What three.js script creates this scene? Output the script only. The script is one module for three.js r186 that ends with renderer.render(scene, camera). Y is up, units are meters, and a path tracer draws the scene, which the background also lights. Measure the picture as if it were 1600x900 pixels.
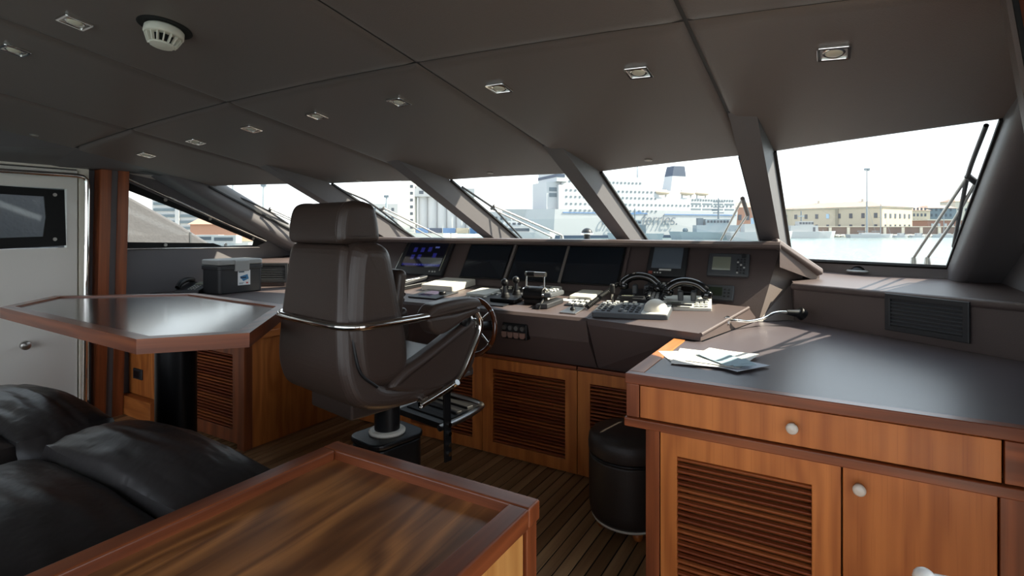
import * as THREE from 'three';
import { RoundedBoxGeometry } from 'three/addons/geometries/RoundedBoxGeometry.js';
import { TextGeometry } from 'three/addons/geometries/TextGeometry.js';
import { FontLoader } from 'three/addons/loaders/FontLoader.js';
import { mergeGeometries } from 'three/addons/utils/BufferGeometryUtils.js';
import { RectAreaLightUniformsLib } from 'three/addons/lights/RectAreaLightUniformsLib.js';

// ---------------------------------------------------------------- camera, sky, sun, exposure
// World: x = starboard, y = up, -z = towards the bow. "d" below is the distance towards the bow (z = -d). The lens stands at x = 0, d = 0.
const scene = new THREE.Scene();
const EYE = 1.42, YAW = THREE.MathUtils.degToRad(30.57);
const camera = new THREE.PerspectiveCamera(2 * Math.atan(450 / 838) * 180 / Math.PI, 16 / 9, 0.05, 3000);
camera.position.set(0, EYE, 0);
camera.rotation.y = YAW;
camera.setViewOffset(1600, 900, 0, 93, 1600, 900);   // upright verticals: the lens is shifted down
camera.updateProjectionMatrix();
scene.add(camera);

const renderer = new THREE.WebGLRenderer({ antialias: true });
renderer.toneMapping = THREE.LinearToneMapping;
renderer.toneMappingExposure = 2.7;
renderer.shadowMap.enabled = true;
RectAreaLightUniformsLib.init();

let seed = 12345;
const rnd = (a = 0, b = 1) => { seed = (seed * 1664525 + 1013904223) >>> 0; return a + (b - a) * seed / 4294967296; };
function noiseGrid(n, s) { const g = new Float32Array(n * n); let q = s * 7919 + 17; for (let i = 0; i < n * n; i++) { q = (q * 1664525 + 1013904223) >>> 0; g[i] = q / 4294967296; } return g; }
const grids = [1, 2, 3, 4].map((k) => noiseGrid(256, k));
// value noise that repeats every (px, py) cells
function vn(x, y, px, py, k = 0) {
  const g = grids[k & 3], xi = Math.floor(x), yi = Math.floor(y), fx = x - xi, fy = y - yi, m = (a, b) => ((a % b) + b) % b;
  const sx = fx * fx * (3 - 2 * fx), sy = fy * fy * (3 - 2 * fy), x0 = m(xi, px), x1 = m(xi + 1, px), y0 = m(yi, py), y1 = m(yi + 1, py);
  const at = (a, b) => g[((b * 37 + k * 61) & 255) * 256 + ((a * 13 + b * 7) & 255)];
  return (at(x0, y0) * (1 - sx) + at(x1, y0) * sx) * (1 - sy) + (at(x0, y1) * (1 - sx) + at(x1, y1) * sx) * sy;
}
function fbm(x, y, px, py, oct = 4, k = 0) { let v = 0, a = 0.5, t = 0; for (let i = 0; i < oct; i++) { v += a * vn(x, y, px, py, k + i); t += a; x *= 2; y *= 2; px *= 2; py *= 2; a *= 0.5; } return v / t; }

{ // a pale sky full of thin bright cloud
  const W = 1024, H = 512, data = new Float32Array(W * H * 4);
  for (let j = 0; j < H; j++) for (let i = 0; i < W; i++) {
    const el = (j + 0.5) / H * 180 - 90, up = Math.max(0, el) / 90, o = (j * W + i) * 4;
    const cl = fbm(i / W * 24, el / 3.2 + 40, 24, 64, 5, 1), c = Math.min(1, Math.max(0, (cl - 0.42) * 3.2));
    const blue = [0.74 - 0.34 * up, 0.86 - 0.26 * up, 1.02 - 0.1 * up], white = [1.06, 1.06, 1.05], grey = [0.86, 0.87, 0.88];
    const thick = Math.min(1, Math.max(0, (fbm(i / W * 32 + 5, el / 2.4 + 11, 32, 80, 4, 2) - 0.5) * 3));
    for (let k = 0; k < 3; k++) { const cloud = white[k] * (1 - 0.75 * thick) + grey[k] * 0.75 * thick, haze = Math.exp(-up * 5) * 0.75; const m = Math.max(c, haze); data[o + k] = blue[k] * (1 - m) + cloud * m; }
    data[o + 3] = 1;
  }
  const sky = new THREE.DataTexture(data, W, H, THREE.RGBAFormat, THREE.FloatType);
  sky.mapping = THREE.EquirectangularReflectionMapping; sky.magFilter = THREE.LinearFilter; sky.needsUpdate = true;
  scene.background = sky; scene.environment = sky;
  scene.backgroundIntensity = 1.0; scene.environmentIntensity = 1.0;
}
const sun = new THREE.DirectionalLight(0xfff1dc, 5.6);
sun.position.set(0.98 * 40, 40, -0.51 * 40);   // starboard bow, about 40 degrees high
sun.castShadow = true;
Object.assign(sun.shadow.camera, { left: -12, right: 12, top: 12, bottom: -12, near: 1, far: 120 });
sun.shadow.mapSize.set(4096, 4096); sun.shadow.radius = 1;
scene.add(sun, sun.target);

// ---------------------------------------------------------------- helpers
const V = (x, y, d) => new THREE.Vector3(x, y, -d);
const used = {};
const numbered = (n) => { const k = used[n] = (used[n] ?? -1) + 1; return k ? n + '_' + String(k).padStart(3, '0') : n; };
function fin(o) { o.castShadow = true; o.receiveShadow = true; return o; }
// uv in metres: u across the grain, v along it ("g" is the axis of the grain)
function uvm(geo, g = 'y', ou = 0, ov = 0) {
  if (geo.userData.uvDone) return geo;
  const q = geo.index ? geo.toNonIndexed() : geo, p = q.attributes.position, uv = new Float32Array(p.count * 2), A = { x: 0, y: 1, z: 2 }[g];
  const a = new THREE.Vector3(), b = new THREE.Vector3(), c = new THREE.Vector3(), e = new THREE.Vector3(), f = new THREE.Vector3();
  for (let i = 0; i < p.count; i += 3) {
    a.fromBufferAttribute(p, i); b.fromBufferAttribute(p, i + 1); c.fromBufferAttribute(p, i + 2);
    const n = e.subVectors(b, a).cross(f.subVectors(c, a)), w = [Math.abs(n.x), Math.abs(n.y), Math.abs(n.z)], N = w.indexOf(Math.max(...w));
    let vA = A, uA = 3 - A - N; if (N === A) { vA = (A + 1) % 3; uA = (A + 2) % 3; }
    [a, b, c].forEach((t, k) => { uv[(i + k) * 2] = t.getComponent(uA) + ou; uv[(i + k) * 2 + 1] = t.getComponent(vA) + ov; });
  }
  q.setAttribute('uv', new THREE.BufferAttribute(uv, 2)); q.userData.uvDone = true;
  return q;
}
const needsUV = (m) => m.map || m.bumpMap || m.roughnessMap;
function prep(geo, mat, o) { return needsUV(mat) && !geo.userData.keepUV ? uvm(geo, o.g, o.ou ?? 0, o.ov ?? 0) : geo; }
function thing(name, label, category, group) { const t = new THREE.Group(); t.name = numbered(name); t.userData = { label, category }; if (group) t.userData.group = group; scene.add(t); return t; }
function struct(name) { const t = new THREE.Group(); t.name = name; t.userData = { kind: 'structure' }; scene.add(t); return t; }
function structMesh(name, geo, mat, o = {}) { const m = fin(new THREE.Mesh(prep(geo, mat, o), mat)); m.name = name; m.userData = { kind: 'structure' }; scene.add(m); return m; }
function part(parent, name, geo, mat, o = {}) { const m = fin(new THREE.Mesh(prep(geo, mat, o), mat)); m.name = name; if (o.label) m.userData.label = o.label; if (o.kind) m.userData.kind = o.kind; parent.add(m); return m; }
function solo(name, geo, mat, label, category, group, o = {}) { const m = fin(new THREE.Mesh(prep(geo, mat, o), mat)); m.name = numbered(name); m.userData = { label, category }; if (group) m.userData.group = group; scene.add(m); return m; }
// move a group's origin to the middle of its base, leaving everything where it is
function settle(t) { t.updateMatrixWorld(true); const b = new THREE.Box3().setFromObject(t), c = new THREE.Vector3((b.min.x + b.max.x) / 2, b.min.y, (b.min.z + b.max.z) / 2); t.position.add(c); t.children.forEach((k) => k.position.sub(c)); return t; }
function place(t, x, y, d, turn = 0) { t.position.set(x, y, -d); t.rotation.y = turn; return t; }

const rbox = (x0, x1, y0, y1, d0, d1, r = 0.004, s = 2) => new RoundedBoxGeometry(x1 - x0, y1 - y0, d1 - d0, s, Math.min(r, (x1 - x0) / 2.01, (y1 - y0) / 2.01, (d1 - d0) / 2.01)).translate((x0 + x1) / 2, (y0 + y1) / 2, -(d0 + d1) / 2);
const bx = (x0, x1, y0, y1, d0, d1) => new THREE.BoxGeometry(x1 - x0, y1 - y0, d1 - d0).translate((x0 + x1) / 2, (y0 + y1) / 2, -(d0 + d1) / 2);
function extr(pts, depth, bev, holes, seg = 2) {
  const sh = new THREE.Shape(pts.map((p) => new THREE.Vector2(p[0], p[1])));
  for (const h of holes ?? []) sh.holes.push(new THREE.Path(h.map((p) => new THREE.Vector2(p[0], p[1]))));
  const g = new THREE.ExtrudeGeometry(sh, { depth: depth - 2 * bev, bevelEnabled: bev > 0, bevelSize: bev, bevelThickness: bev, bevelOffset: -bev, bevelSegments: seg, curveSegments: 8 });
  return g.translate(0, 0, bev);
}
const prismX = (prof, x0, x1, bev = 0, seg = 2) => extr(prof, x1 - x0, bev, null, seg).rotateY(Math.PI / 2).translate(x0, 0, 0);          // profile of [d, y]
const prismY = (poly, y0, y1, bev = 0, holes, seg = 2) => extr(poly, y1 - y0, bev, holes, seg).rotateX(-Math.PI / 2).translate(0, y0, 0); // outline of [x, d]
const prismZ = (poly, d0, d1, bev = 0, holes, seg = 2) => extr(poly, d1 - d0, bev, holes, seg).translate(0, 0, -d1);                      // outline of [x, y]
// six-sided block from its lower four and upper four corners (Vector3, same winding)
function hexa(lo, up) {
  const q = [], face = (a, b, c, e) => q.push(a, b, c, a, c, e), [a, b, c, e] = lo, [A, B, C, E] = up;
  face(e, c, b, a); face(A, B, C, E); face(a, b, B, A); face(b, c, C, B); face(c, e, E, C); face(e, a, A, E);
  const pos = new Float32Array(q.length * 3); q.forEach((v, i) => v.toArray(pos, i * 3));
  const g = new THREE.BufferGeometry(); g.setAttribute('position', new THREE.BufferAttribute(pos, 3));
  const m = new THREE.Vector3(); [...lo, ...up].forEach((v) => m.addScaledVector(v, 1 / 8));
  const n = new THREE.Vector3().subVectors(q[1], q[0]).cross(new THREE.Vector3().subVectors(q[2], q[0]));
  if (n.dot(new THREE.Vector3().subVectors(q[0], m)) < 0) for (let i = 0; i < pos.length; i += 9) for (let k = 0; k < 3; k++) { const t = pos[i + 3 + k]; pos[i + 3 + k] = pos[i + 6 + k]; pos[i + 6 + k] = t; }
  g.computeVertexNormals(); g.setAttribute('uv', new THREE.BufferAttribute(new Float32Array(q.length * 2), 2));
  return g;
}
const tube = (pts, r, n = 40, rs = 10, closed = false, tension = 0.5) => new THREE.TubeGeometry(new THREE.CatmullRomCurve3(pts, closed, 'catmullrom', tension), n, r, rs, closed);
const ball = (p, r, s = 16) => new THREE.SphereGeometry(r, s, Math.max(8, s / 2 | 0)).translate(p.x, p.y, p.z);
function rod(a, b, r, r2 = r, s = 14) { const dir = new THREE.Vector3().subVectors(b, a), g = new THREE.CylinderGeometry(r2, r, dir.length(), s); g.applyQuaternion(new THREE.Quaternion().setFromUnitVectors(new THREE.Vector3(0, 1, 0), dir.clone().normalize())); const m = new THREE.Vector3().addVectors(a, b).multiplyScalar(0.5); return g.translate(m.x, m.y, m.z); }
// a bar of width w (along "side") and thickness h between two points
function bar(a, b, w, h, side = new THREE.Vector3(1, 0, 0), r = 0.002) {
  const dir = new THREE.Vector3().subVectors(b, a), L = dir.length(), z = dir.normalize(), y = new THREE.Vector3().crossVectors(z, side).normalize(), x = new THREE.Vector3().crossVectors(y, z);
  const g = new RoundedBoxGeometry(w, h, L, 2, Math.min(r, w / 2.1, h / 2.1)), m = new THREE.Matrix4().makeBasis(x, y, z); m.setPosition(new THREE.Vector3().addVectors(a, b).multiplyScalar(0.5));
  return g.applyMatrix4(m);
}
const lathe = (prof, s = 32) => new THREE.LatheGeometry(prof.map((p) => new THREE.Vector2(p[0], p[1])), s);
const join = (list) => mergeGeometries(list.map((g) => { const q = g.index ? g.toNonIndexed() : g; for (const k of Object.keys(q.attributes)) if (!['position', 'normal', 'uv'].includes(k)) q.deleteAttribute(k); if (!q.attributes.uv) q.setAttribute('uv', new THREE.BufferAttribute(new Float32Array(q.attributes.position.count * 2), 2)); return q; }));
const curveLoop = (pts, n = 8) => new THREE.CatmullRomCurve3(pts.map((p) => new THREE.Vector3(p[0], p[1], 0)), true, 'catmullrom', 0.5).getPoints(pts.length * n).slice(0, -1).map((p) => [p.x, p.y]);

// ---------------------------------------------------------------- materials
function tex(w, h, fn, srgb = true, sx = 1, sy = 1) {
  const d = new Uint8Array(w * h * 4);
  for (let j = 0; j < h; j++) for (let i = 0; i < w; i++) { const c = fn(i / w, j / h), o = (j * w + i) * 4; d[o] = c[0]; d[o + 1] = c[1]; d[o + 2] = c[2]; d[o + 3] = 255; }
  const t = new THREE.DataTexture(d, w, h, THREE.RGBAFormat); t.wrapS = t.wrapT = THREE.RepeatWrapping; t.magFilter = THREE.LinearFilter; t.minFilter = THREE.LinearMipmapLinearFilter; t.generateMipmaps = true;
  if (srgb) t.colorSpace = THREE.SRGBColorSpace; t.repeat.set(1 / sx, 1 / sy); t.needsUpdate = true; return t;
}
const mix = (a, b, t) => a.map((v, i) => v + (b[i] - v) * t);
// wood: fine pores along the grain, broad bands, and arched figure
function wood(light, dark, o) {
  const { sx = 0.5, sy = 1.0, bands = 6, arch = 0.35, pore = 0.25, k = 0, contrast = 1 } = o;
  return tex(512, 512, (u, v) => {
    const warp = fbm(u * 4, v * 2, 4, 2, 3, k) * 1.6 + fbm(u * 10, v * 3, 10, 3, 2, k + 1) * 0.35;
    const ring = 0.5 + 0.5 * Math.sin((u * bands + warp * bands * arch) * 2 * Math.PI);
    const fine = fbm(u * 120, v * 6, 120, 6, 2, k + 2), tone = fbm(u * 7, v * 1, 7, 1, 2, k + 1);
    let t = 0.30 * ring + 0.42 * tone + 0.28 * fbm(u * 34, v * 2, 34, 2, 2, k + 3);
    t = 0.5 + (t - 0.5) * 1.7 * contrast; if (fine > 0.62) t += pore * (fine - 0.62) * 3;
    return mix(light, dark, Math.min(1, Math.max(0, t)));
  }, true, sx, sy);
}
const leatherBump = tex(256, 256, (u, v) => { const a = fbm(u * 60, v * 60, 60, 60, 2, 0), b = Math.abs(fbm(u * 38, v * 38, 38, 38, 2, 2) - 0.5) * 2; const c = 255 * Math.min(1, 0.25 + 0.45 * a + 0.55 * b); return [c, c, c]; }, false, 0.12, 0.12);
const bigWrinkle = tex(256, 256, (u, v) => { const c = 255 * (0.7 * fbm(u * 5, v * 8, 5, 8, 4, 1) + 0.3 * fbm(u * 40, v * 40, 40, 40, 2, 3)); return [c, c, c]; }, false, 0.7, 0.7);
const std = (color, rough, o = {}) => new THREE.MeshStandardMaterial({ color, roughness: rough, ...o });
const phys = (color, rough, o = {}) => new THREE.MeshPhysicalMaterial({ color, roughness: rough, ...o });
const teakTex = wood([212, 132, 66], [160, 88, 38], { bands: 5, arch: 0.3, k: 0, contrast: 0.8 });
const trimTex = wood([160, 88, 49], [106, 53, 28], { sx: 0.3, sy: 0.9, bands: 3, arch: 0.2, k: 1 });
const walnutTex = wood([192, 128, 72], [104, 63, 33], { sx: 0.62, sy: 1.3, bands: 4, arch: 0.7, k: 2, contrast: 1.15 });
const deckTexs = [0, 1, 2].map((k) => wood([[184, 146, 104], [168, 130, 90], [196, 158, 114]][k], [[142, 106, 72], [130, 96, 64], [152, 116, 80]][k], { sx: 0.4, sy: 1.2, bands: 3, arch: 0.15, k }));
const slatTexs = [0, 1, 2].map((k) => wood([[190, 106, 54], [172, 90, 44], [206, 122, 62]][k], [[126, 62, 30], [112, 52, 25], [140, 74, 36]][k], { sx: 0.2, sy: 0.8, bands: 2, arch: 0.1, k: k + 1 }));
const M = {
  leather: std(0x574b49, 0.46, { bumpMap: leatherBump, bumpScale: 0.0006 }),
  lining: std(0x6a605c, 0.46, { bumpMap: leatherBump, bumpScale: 0.0005 }),
  pad: std(0x615e60, 0.5, { bumpMap: leatherBump, bumpScale: 0.0005 }),
  chairLeather: std(0x42352f, 0.38, { bumpMap: leatherBump, bumpScale: 0.0005 }),
  sofaLeather: std(0x2b2828, 0.36, { bumpMap: bigWrinkle, bumpScale: 0.0025 }),
  stoolLeather: std(0x2c2521, 0.5, { bumpMap: leatherBump, bumpScale: 0.0005 }),
  teak: phys(0xffffff, 0.42, { map: teakTex, clearcoat: 0.25, clearcoatRoughness: 0.25 }),
  trim: phys(0xffffff, 0.38, { map: trimTex, clearcoat: 0.35, clearcoatRoughness: 0.2 }),
  walnut: phys(0xffffff, 0.4, { map: walnutTex, clearcoat: 0.3, clearcoatRoughness: 0.25 }),
  tabletop: phys(0x3a302c, 0.22, { clearcoat: 0.6, clearcoatRoughness: 0.12 }),
  slats: slatTexs.map((m) => std(0xffffff, 0.42, { map: m })),
  deck: deckTexs.map((m) => std(0xffffff, 0.55, { map: m })),
  carcass: std(0x9c6a3e, 0.7), caulk: std(0x0d0c0b, 0.8), dark: std(0x0b0b0c, 0.8), black: std(0x121214, 0.42), blackGloss: phys(0x0b0c0e, 0.12, { clearcoat: 0.5 }),
  chrome: std(0xe6e4e0, 0.09, { metalness: 1 }), brushed: std(0xb9b7b3, 0.32, { metalness: 1 }), gun: std(0x2a2b2d, 0.35, { metalness: 0.6 }),
  white: phys(0xe4e2dc, 0.28, { clearcoat: 0.3 }), ivory: std(0xe2ddd0, 0.5), offwhite: std(0xd4d3cb, 0.5), greyPlastic: std(0x4b4e52, 0.5), charcoal: std(0x2c2d30, 0.48), lightGrey: std(0x9b9c9a, 0.5),
  rubber: std(0x0d0d0e, 0.6), knob: std(0xd9d2c6, 0.25), keycap: std(0xc9cac6, 0.5), paper: std(0xf0efea, 0.85), paperBlue: std(0xa9c2cc, 0.8),
  screen: phys(0x1a232c, 0.1, { clearcoat: 1, clearcoatRoughness: 0.03 }), lcd: phys(0x8a8f80, 0.15, { clearcoat: 0.8, clearcoatRoughness: 0.05 }),
  glass: phys(0xf4faf8, 0.0, { transmission: 1, thickness: 0, ior: 1.45 }), vinyl: phys(0xf2f4f2, 0.04, { transmission: 1, thickness: 0, ior: 1.4 }),
  canvas: std(0x101113, 0.85), gasket: std(0x101213, 0.6), stripGrey: std(0x77706c, 0.4), hullWhite: std(0xdad8d2, 0.45),
};

// ---------------------------------------------------------------- shell of the wheelhouse
const ceil = (x, d) => { const e = Math.max(d, 0.25); return 2.048 - 0.0185 * (x + 1.87) ** 2 - (e > 1.58 ? 0.165 : 0.155) * (e - 1.58); };
const TOPS = [[-4.42, 2.56], [-3.48, 2.95], [-2.48, 3.2], [-1.31, 3.23], [-0.30, 2.91], [0.53, 2.47]];   // head of the raked, swept windscreen
const edge = (x) => { if (x <= TOPS[0][0]) return TOPS[0][1] + 0.48 * (x - TOPS[0][0]); for (let i = 0; i < 5; i++) if (x <= TOPS[i + 1][0]) { const t = (x - TOPS[i][0]) / (TOPS[i + 1][0] - TOPS[i][0]); return TOPS[i][1] + t * (TOPS[i + 1][1] - TOPS[i][1]); } return TOPS[5][1] - 0.52 * (x - TOPS[5][0]); };
const portEdge = (d) => -4.25 - 0.1 * (Math.max(d, 0) - 1.58), stbEdge = (d) => 0.37 + 0.2 * (Math.max(d, 1.0) - 1.68);
// closed slab over a grid of x and d between two height functions
function slab(X, d0, d1, low, high, nx = 12, nd = 12) {
  const pos = [], at = (i, j, f) => { const jt = j / nd, xa = X(0, d0 + jt * 0), s = i / nx; const dA = d0, x0 = X(s, null); const dd = dA + jt * (d1(x0) - dA); return [x0, f(x0, dd), -dd]; };
  const quad = (a, b, c, e) => pos.push(...a, ...b, ...c, ...a, ...c, ...e);
  for (let i = 0; i < nx; i++) for (let j = 0; j < nd; j++) {
    quad(at(i, j, high), at(i + 1, j, high), at(i + 1, j + 1, high), at(i, j + 1, high));
    quad(at(i, j, low), at(i, j + 1, low), at(i + 1, j + 1, low), at(i + 1, j, low));
  }
  for (let i = 0; i < nx; i++) { quad(at(i, 0, low), at(i + 1, 0, low), at(i + 1, 0, high), at(i, 0, high)); quad(at(i + 1, nd, low), at(i, nd, low), at(i, nd, high), at(i + 1, nd, high)); }
  for (let j = 0; j < nd; j++) { quad(at(0, j + 1, low), at(0, j, low), at(0, j, high), at(0, j + 1, high)); quad(at(nx, j, low), at(nx, j + 1, low), at(nx, j + 1, high), at(nx, j, high)); }
  const g = new THREE.BufferGeometry(); g.setAttribute('position', new THREE.Float32BufferAttribute(pos, 3)); g.computeVertexNormals(); return g;
}
// floor: teak planks with black caulking, running fore and aft
const floor = struct('floor');
part(floor, 'caulking', bx(-4.8, 0.8, -0.08, -0.004, -1.8, 3.6), M.caulk);
{
  const pitch = 0.058, shapes = [0, 1, 2, 3, 4].map((k) => uvm(rbox(-pitch / 2 + 0.0035, pitch / 2 - 0.0035, -0.02, 0, -1.79, 3.3, 0.0012, 1), 'z', k * 0.083, k * 0.37));
  for (let i = 0, x = -4.66; x < 0.72; x += pitch, i++) { const m = part(floor, 'plank', shapes[(i * 3) % 5], M.deck[(i * 7 + (i >> 2)) % 3]); m.position.x = x; }
}
// ceiling: upholstered panels with narrow seams, on a backing under the roof, coloured dark as shade in the seams
const ceiling = struct('ceiling');
{
  part(ceiling, 'roof', slab((s) => -4.88 + s * 5.8, -1.9, (x) => edge(x) + 0.05, (x, d) => ceil(x, d) + 0.03, (x, d) => ceil(x, d) + 0.14, 24, 24), M.hullWhite);
  part(ceiling, 'seam_backing', slab((s) => -4.5 + s * 5.1, -1.8, (x) => edge(x) + 0.0, (x, d) => ceil(x, d) + 0.014, (x, d) => ceil(x, d) + 0.026, 24, 24), M.charcoal);
  const seams = [null, -3.55, -2.575, -1.357, -0.355, null];
  function panel(i, row) {
    const nx = 18, nd = 26, pos = [], idx = [], gap = 0.006;
    for (let a = 0; a <= nx; a++) for (let b = 0; b <= nd; b++) {
      const ease = (t) => 0.5 - 0.5 * Math.cos(Math.PI * t), s = ease(a / nx), t = ease(b / nd);
      // sides that follow a seam or the edge of the ceiling
      const dOf = (x) => row ? [1.58 + gap, edge(x) - 0.004] : [-1.79, 1.58 - gap];
      let xa = seams[i], xb = seams[i + 1]; const dm = row ? 1.6 + t * 1.1 : -1.79 + t * 3.3;
      if (xa === null) xa = portEdge(dm) - 0.02; else xa += gap; if (xb === null) xb = stbEdge(dm) + 0.02; else xb -= gap;
      const x = xa + s * (xb - xa), [d0, d1] = dOf(x), d = d0 + t * (d1 - d0);
      const near = Math.min(seams[i] === null ? 1 : x - xa, seams[i + 1] === null ? 1 : xb - x, d1 - d, d - d0), lift = near < 0.02 ? 0.013 * (1 - near / 0.02) ** 2 : 0;
      pos.push(x, ceil(x, d) + lift, -d);
    }
    for (let a = 0; a < nx; a++) for (let b = 0; b < nd; b++) { const o = a * (nd + 1) + b; idx.push(o, o + nd + 1, o + 1, o + 1, o + nd + 1, o + nd + 2); }
    const g = new THREE.BufferGeometry(); g.setAttribute('position', new THREE.Float32BufferAttribute(pos, 3)); g.setIndex(idx.flatMap((v, k) => k % 3 === 1 ? [idx[k + 1]] : k % 3 === 2 ? [idx[k - 1]] : [v])); g.computeVertexNormals();
    part(ceiling, 'panel', g, M.lining, { g: 'z' });
  }
  for (let i = 0; i < 5; i++) for (const r of [0, 1]) panel(i, r);
}
// side walls, with the triangular side windows and the windows in the doors
const holes = (pts) => pts;
function wallX(name, x0, x1, outline, hs, mat) { const m = structMesh(name, extr(outline, x1 - x0, 0, hs).rotateY(Math.PI / 2).translate(x0, 0, 0), mat, { g: 'z' }); return m; }
const sideOutline = [[-1.8, -0.06], [4.6, -0.06], [4.6, 1.16], [3.62, 1.16], [2.35, 1.9], [-1.8, 1.9]];
const portWindow = [[2.03, 1.268], [3.17, 1.252], [3.26, 1.285], [2.03, 1.80]], doorWindow = [[0.7, 1.285], [1.67, 1.285], [1.67, 1.70], [0.7, 1.70]];
wallX('wall_port', -4.8, -4.7, sideOutline, [portWindow, doorWindow], M.pad);
wallX('wall_starboard', 0.745, 0.85, sideOutline, [[[2.35, 1.30], [2.50, 1.30], [2.50, 1.36], [2.35, 1.42]], [[0.3, 0.06], [1.4, 0.06], [1.4, 1.84], [0.3, 1.84]], [[-1.7, 0.8], [0.1, 0.8], [0.1, 1.84], [-1.7, 1.84]]], M.pad);
{ // sloping padded headers between wall and ceiling
  const run = [-1.8, 0.25, 1.58, 2.08, 2.34];
  const geo = (side) => join(run.slice(0, -1).map((a, i) => { const b = run[i + 1], xa = side < 0 ? portEdge(a) : stbEdge(a), xb = side < 0 ? portEdge(b) : stbEdge(b), w = side < 0 ? -4.69 : 0.735, o = side < 0 ? -4.84 : 0.89;
    return hexa([V(w, 1.85, a), V(w, 1.85, b), V(o, 1.85, b), V(o, 1.85, a)], [V(xa, ceil(xa, a) + 0.005, a), V(xb, ceil(xb, b) + 0.005, b), V(o, ceil(xb, b) + 0.06, b), V(o, ceil(xa, a) + 0.06, a)]); }));
  structMesh('trim_1', geo(-1), M.pad, { g: 'z' }); structMesh('trim_2', geo(1), M.pad, { g: 'z' });
}
{ // aft bulkhead with a wide glazed opening to the saloon deck
  const w = struct('wall_aft'); w.userData.kind = 'structure';
  part(w, 'bulkhead', prismZ([[-4.8, -0.06], [0.85, -0.06], [0.85, 2.25], [-4.8, 2.25]], -1.9, -1.8, 0, [[[-4.5, 0.1], [0.6, 0.1], [0.6, 2.12], [-4.5, 2.12]]]), M.pad);
  for (const x of [-2.75, -1.2]) part(w, 'mullion', bx(x - 0.04, x + 0.04, 0.1, 2.12, -1.88, -1.82), M.brushed);
}
// windscreen: five panes between raked pillars
const RAKE = 0.449, bottom = ([x, d]) => { const y = ceil(x, d), dy = y - 1.215; return V(x + (x > 0 ? 0.05 : x < -4 ? -0.03 : 0), 1.215, d + dy / RAKE); }, topOf = ([x, d]) => V(x, ceil(x, d) + 0.012, d - 0.027);
const inward = new THREE.Vector3(0, -0.912, 0.41);
const paneQuad = (a, b, c, e, mat, parent, name) => { const g = new THREE.BufferGeometry(); g.setAttribute('position', new THREE.Float32BufferAttribute([a, b, c, a, c, e].flatMap((v) => v.toArray()), 3)); g.setAttribute('uv', new THREE.Float32BufferAttribute(new Array(12).fill(0), 2)); g.computeVertexNormals(); return part(parent, name, g, mat); };
for (let i = 0; i < 5; i++) {
  const w = struct('window_' + (i + 1)), a = topOf(TOPS[i]), b = topOf(TOPS[i + 1]), c = bottom(TOPS[i + 1]), e = bottom(TOPS[i]);
  paneQuad(e, c, b, a, M.glass, w, 'pane');
  const off = inward.clone().multiplyScalar(0.012), P = (p, q, t) => p.clone().lerp(q, t).add(off);
  const L = a.distanceTo(b), u0 = (i === 0 ? 0.02 : 0.086) / L, u1 = (i === 4 ? 0.015 : 0.086) / L; // black gaskets along the pillars and along the sill
  part(w, 'gasket', bar(P(a, b, u0), P(e, c, u0), 0.022, 0.014, new THREE.Vector3(1, 0, 0)), M.gasket);
  part(w, 'gasket', bar(P(b, a, u1), P(c, e, u1), 0.022, 0.014, new THREE.Vector3(1, 0, 0)), M.gasket);
  part(w, 'gasket', bar(P(e, c, 0.0), P(c, e, 0.0), 0.03, 0.016, new THREE.Vector3(0, 0.41, 0.9)), M.gasket);
}
for (let i = 0; i < 6; i++) {
  const end = i === 0 || i === 5, t = TOPS[i], a = topOf(t), b = bottom(t), dir = b.clone().sub(a).normalize();
  if (!end) { // padded mullion: a deep box section below the glass
    const w1 = 0.052, w2 = 0.078, A = a.clone().addScaledVector(dir, -0.55), B = b.clone().addScaledVector(dir, 0.12), dp = inward.clone().multiplyScalar(0.145), s = new THREE.Vector3(1, 0, 0);
    const ring = (p) => [p.clone().addScaledVector(s, -w2).addScaledVector(inward, 0.012), p.clone().addScaledVector(s, w2).addScaledVector(inward, 0.012), p.clone().add(dp).addScaledVector(s, w1), p.clone().add(dp).addScaledVector(s, -w1)];
    structMesh('trim_' + (i + 2), hexa(ring(A), ring(B)), M.pad, { g: 'z' });
  }
}
// A-pillars: fat padded rolls
structMesh('trim_7', bar(V(-4.535, 1.93, 2.22), V(-4.585, 1.06, 3.96), 0.28, 0.20, new THREE.Vector3(1, 0, 0), 0.06), M.pad, { g: 'z' });
structMesh('trim_8', bar(V(0.648, 1.92, 2.16), V(0.712, 1.06, 3.98), 0.285, 0.20, new THREE.Vector3(1, 0, 0), 0.06), M.pad, { g: 'z' });
{ // bulkhead below the windscreen
  const w = struct('wall_fore');
  for (let i = 0; i < 5; i++) { const a = bottom(TOPS[i]), b = bottom(TOPS[i + 1]), f = new THREE.Vector3(0, 0, -0.09), lo = (p) => p.clone().setY(-0.06); part(w, 'bulkhead', hexa([lo(a), lo(b), lo(b).add(f), lo(a).add(f)], [a, b, b.clone().add(f), a.clone().add(f)]), M.pad, { g: 'z' }); }
  for (const [x0, x1, i] of [[-4.8, -4.44, 0], [0.57, 0.85, 5]]) { const p = bottom(TOPS[i]); part(w, 'bulkhead', bx(x0, x1, -0.06, 1.16, -p.z, -p.z + 0.09), M.pad, { g: 'z' }); }
}
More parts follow.
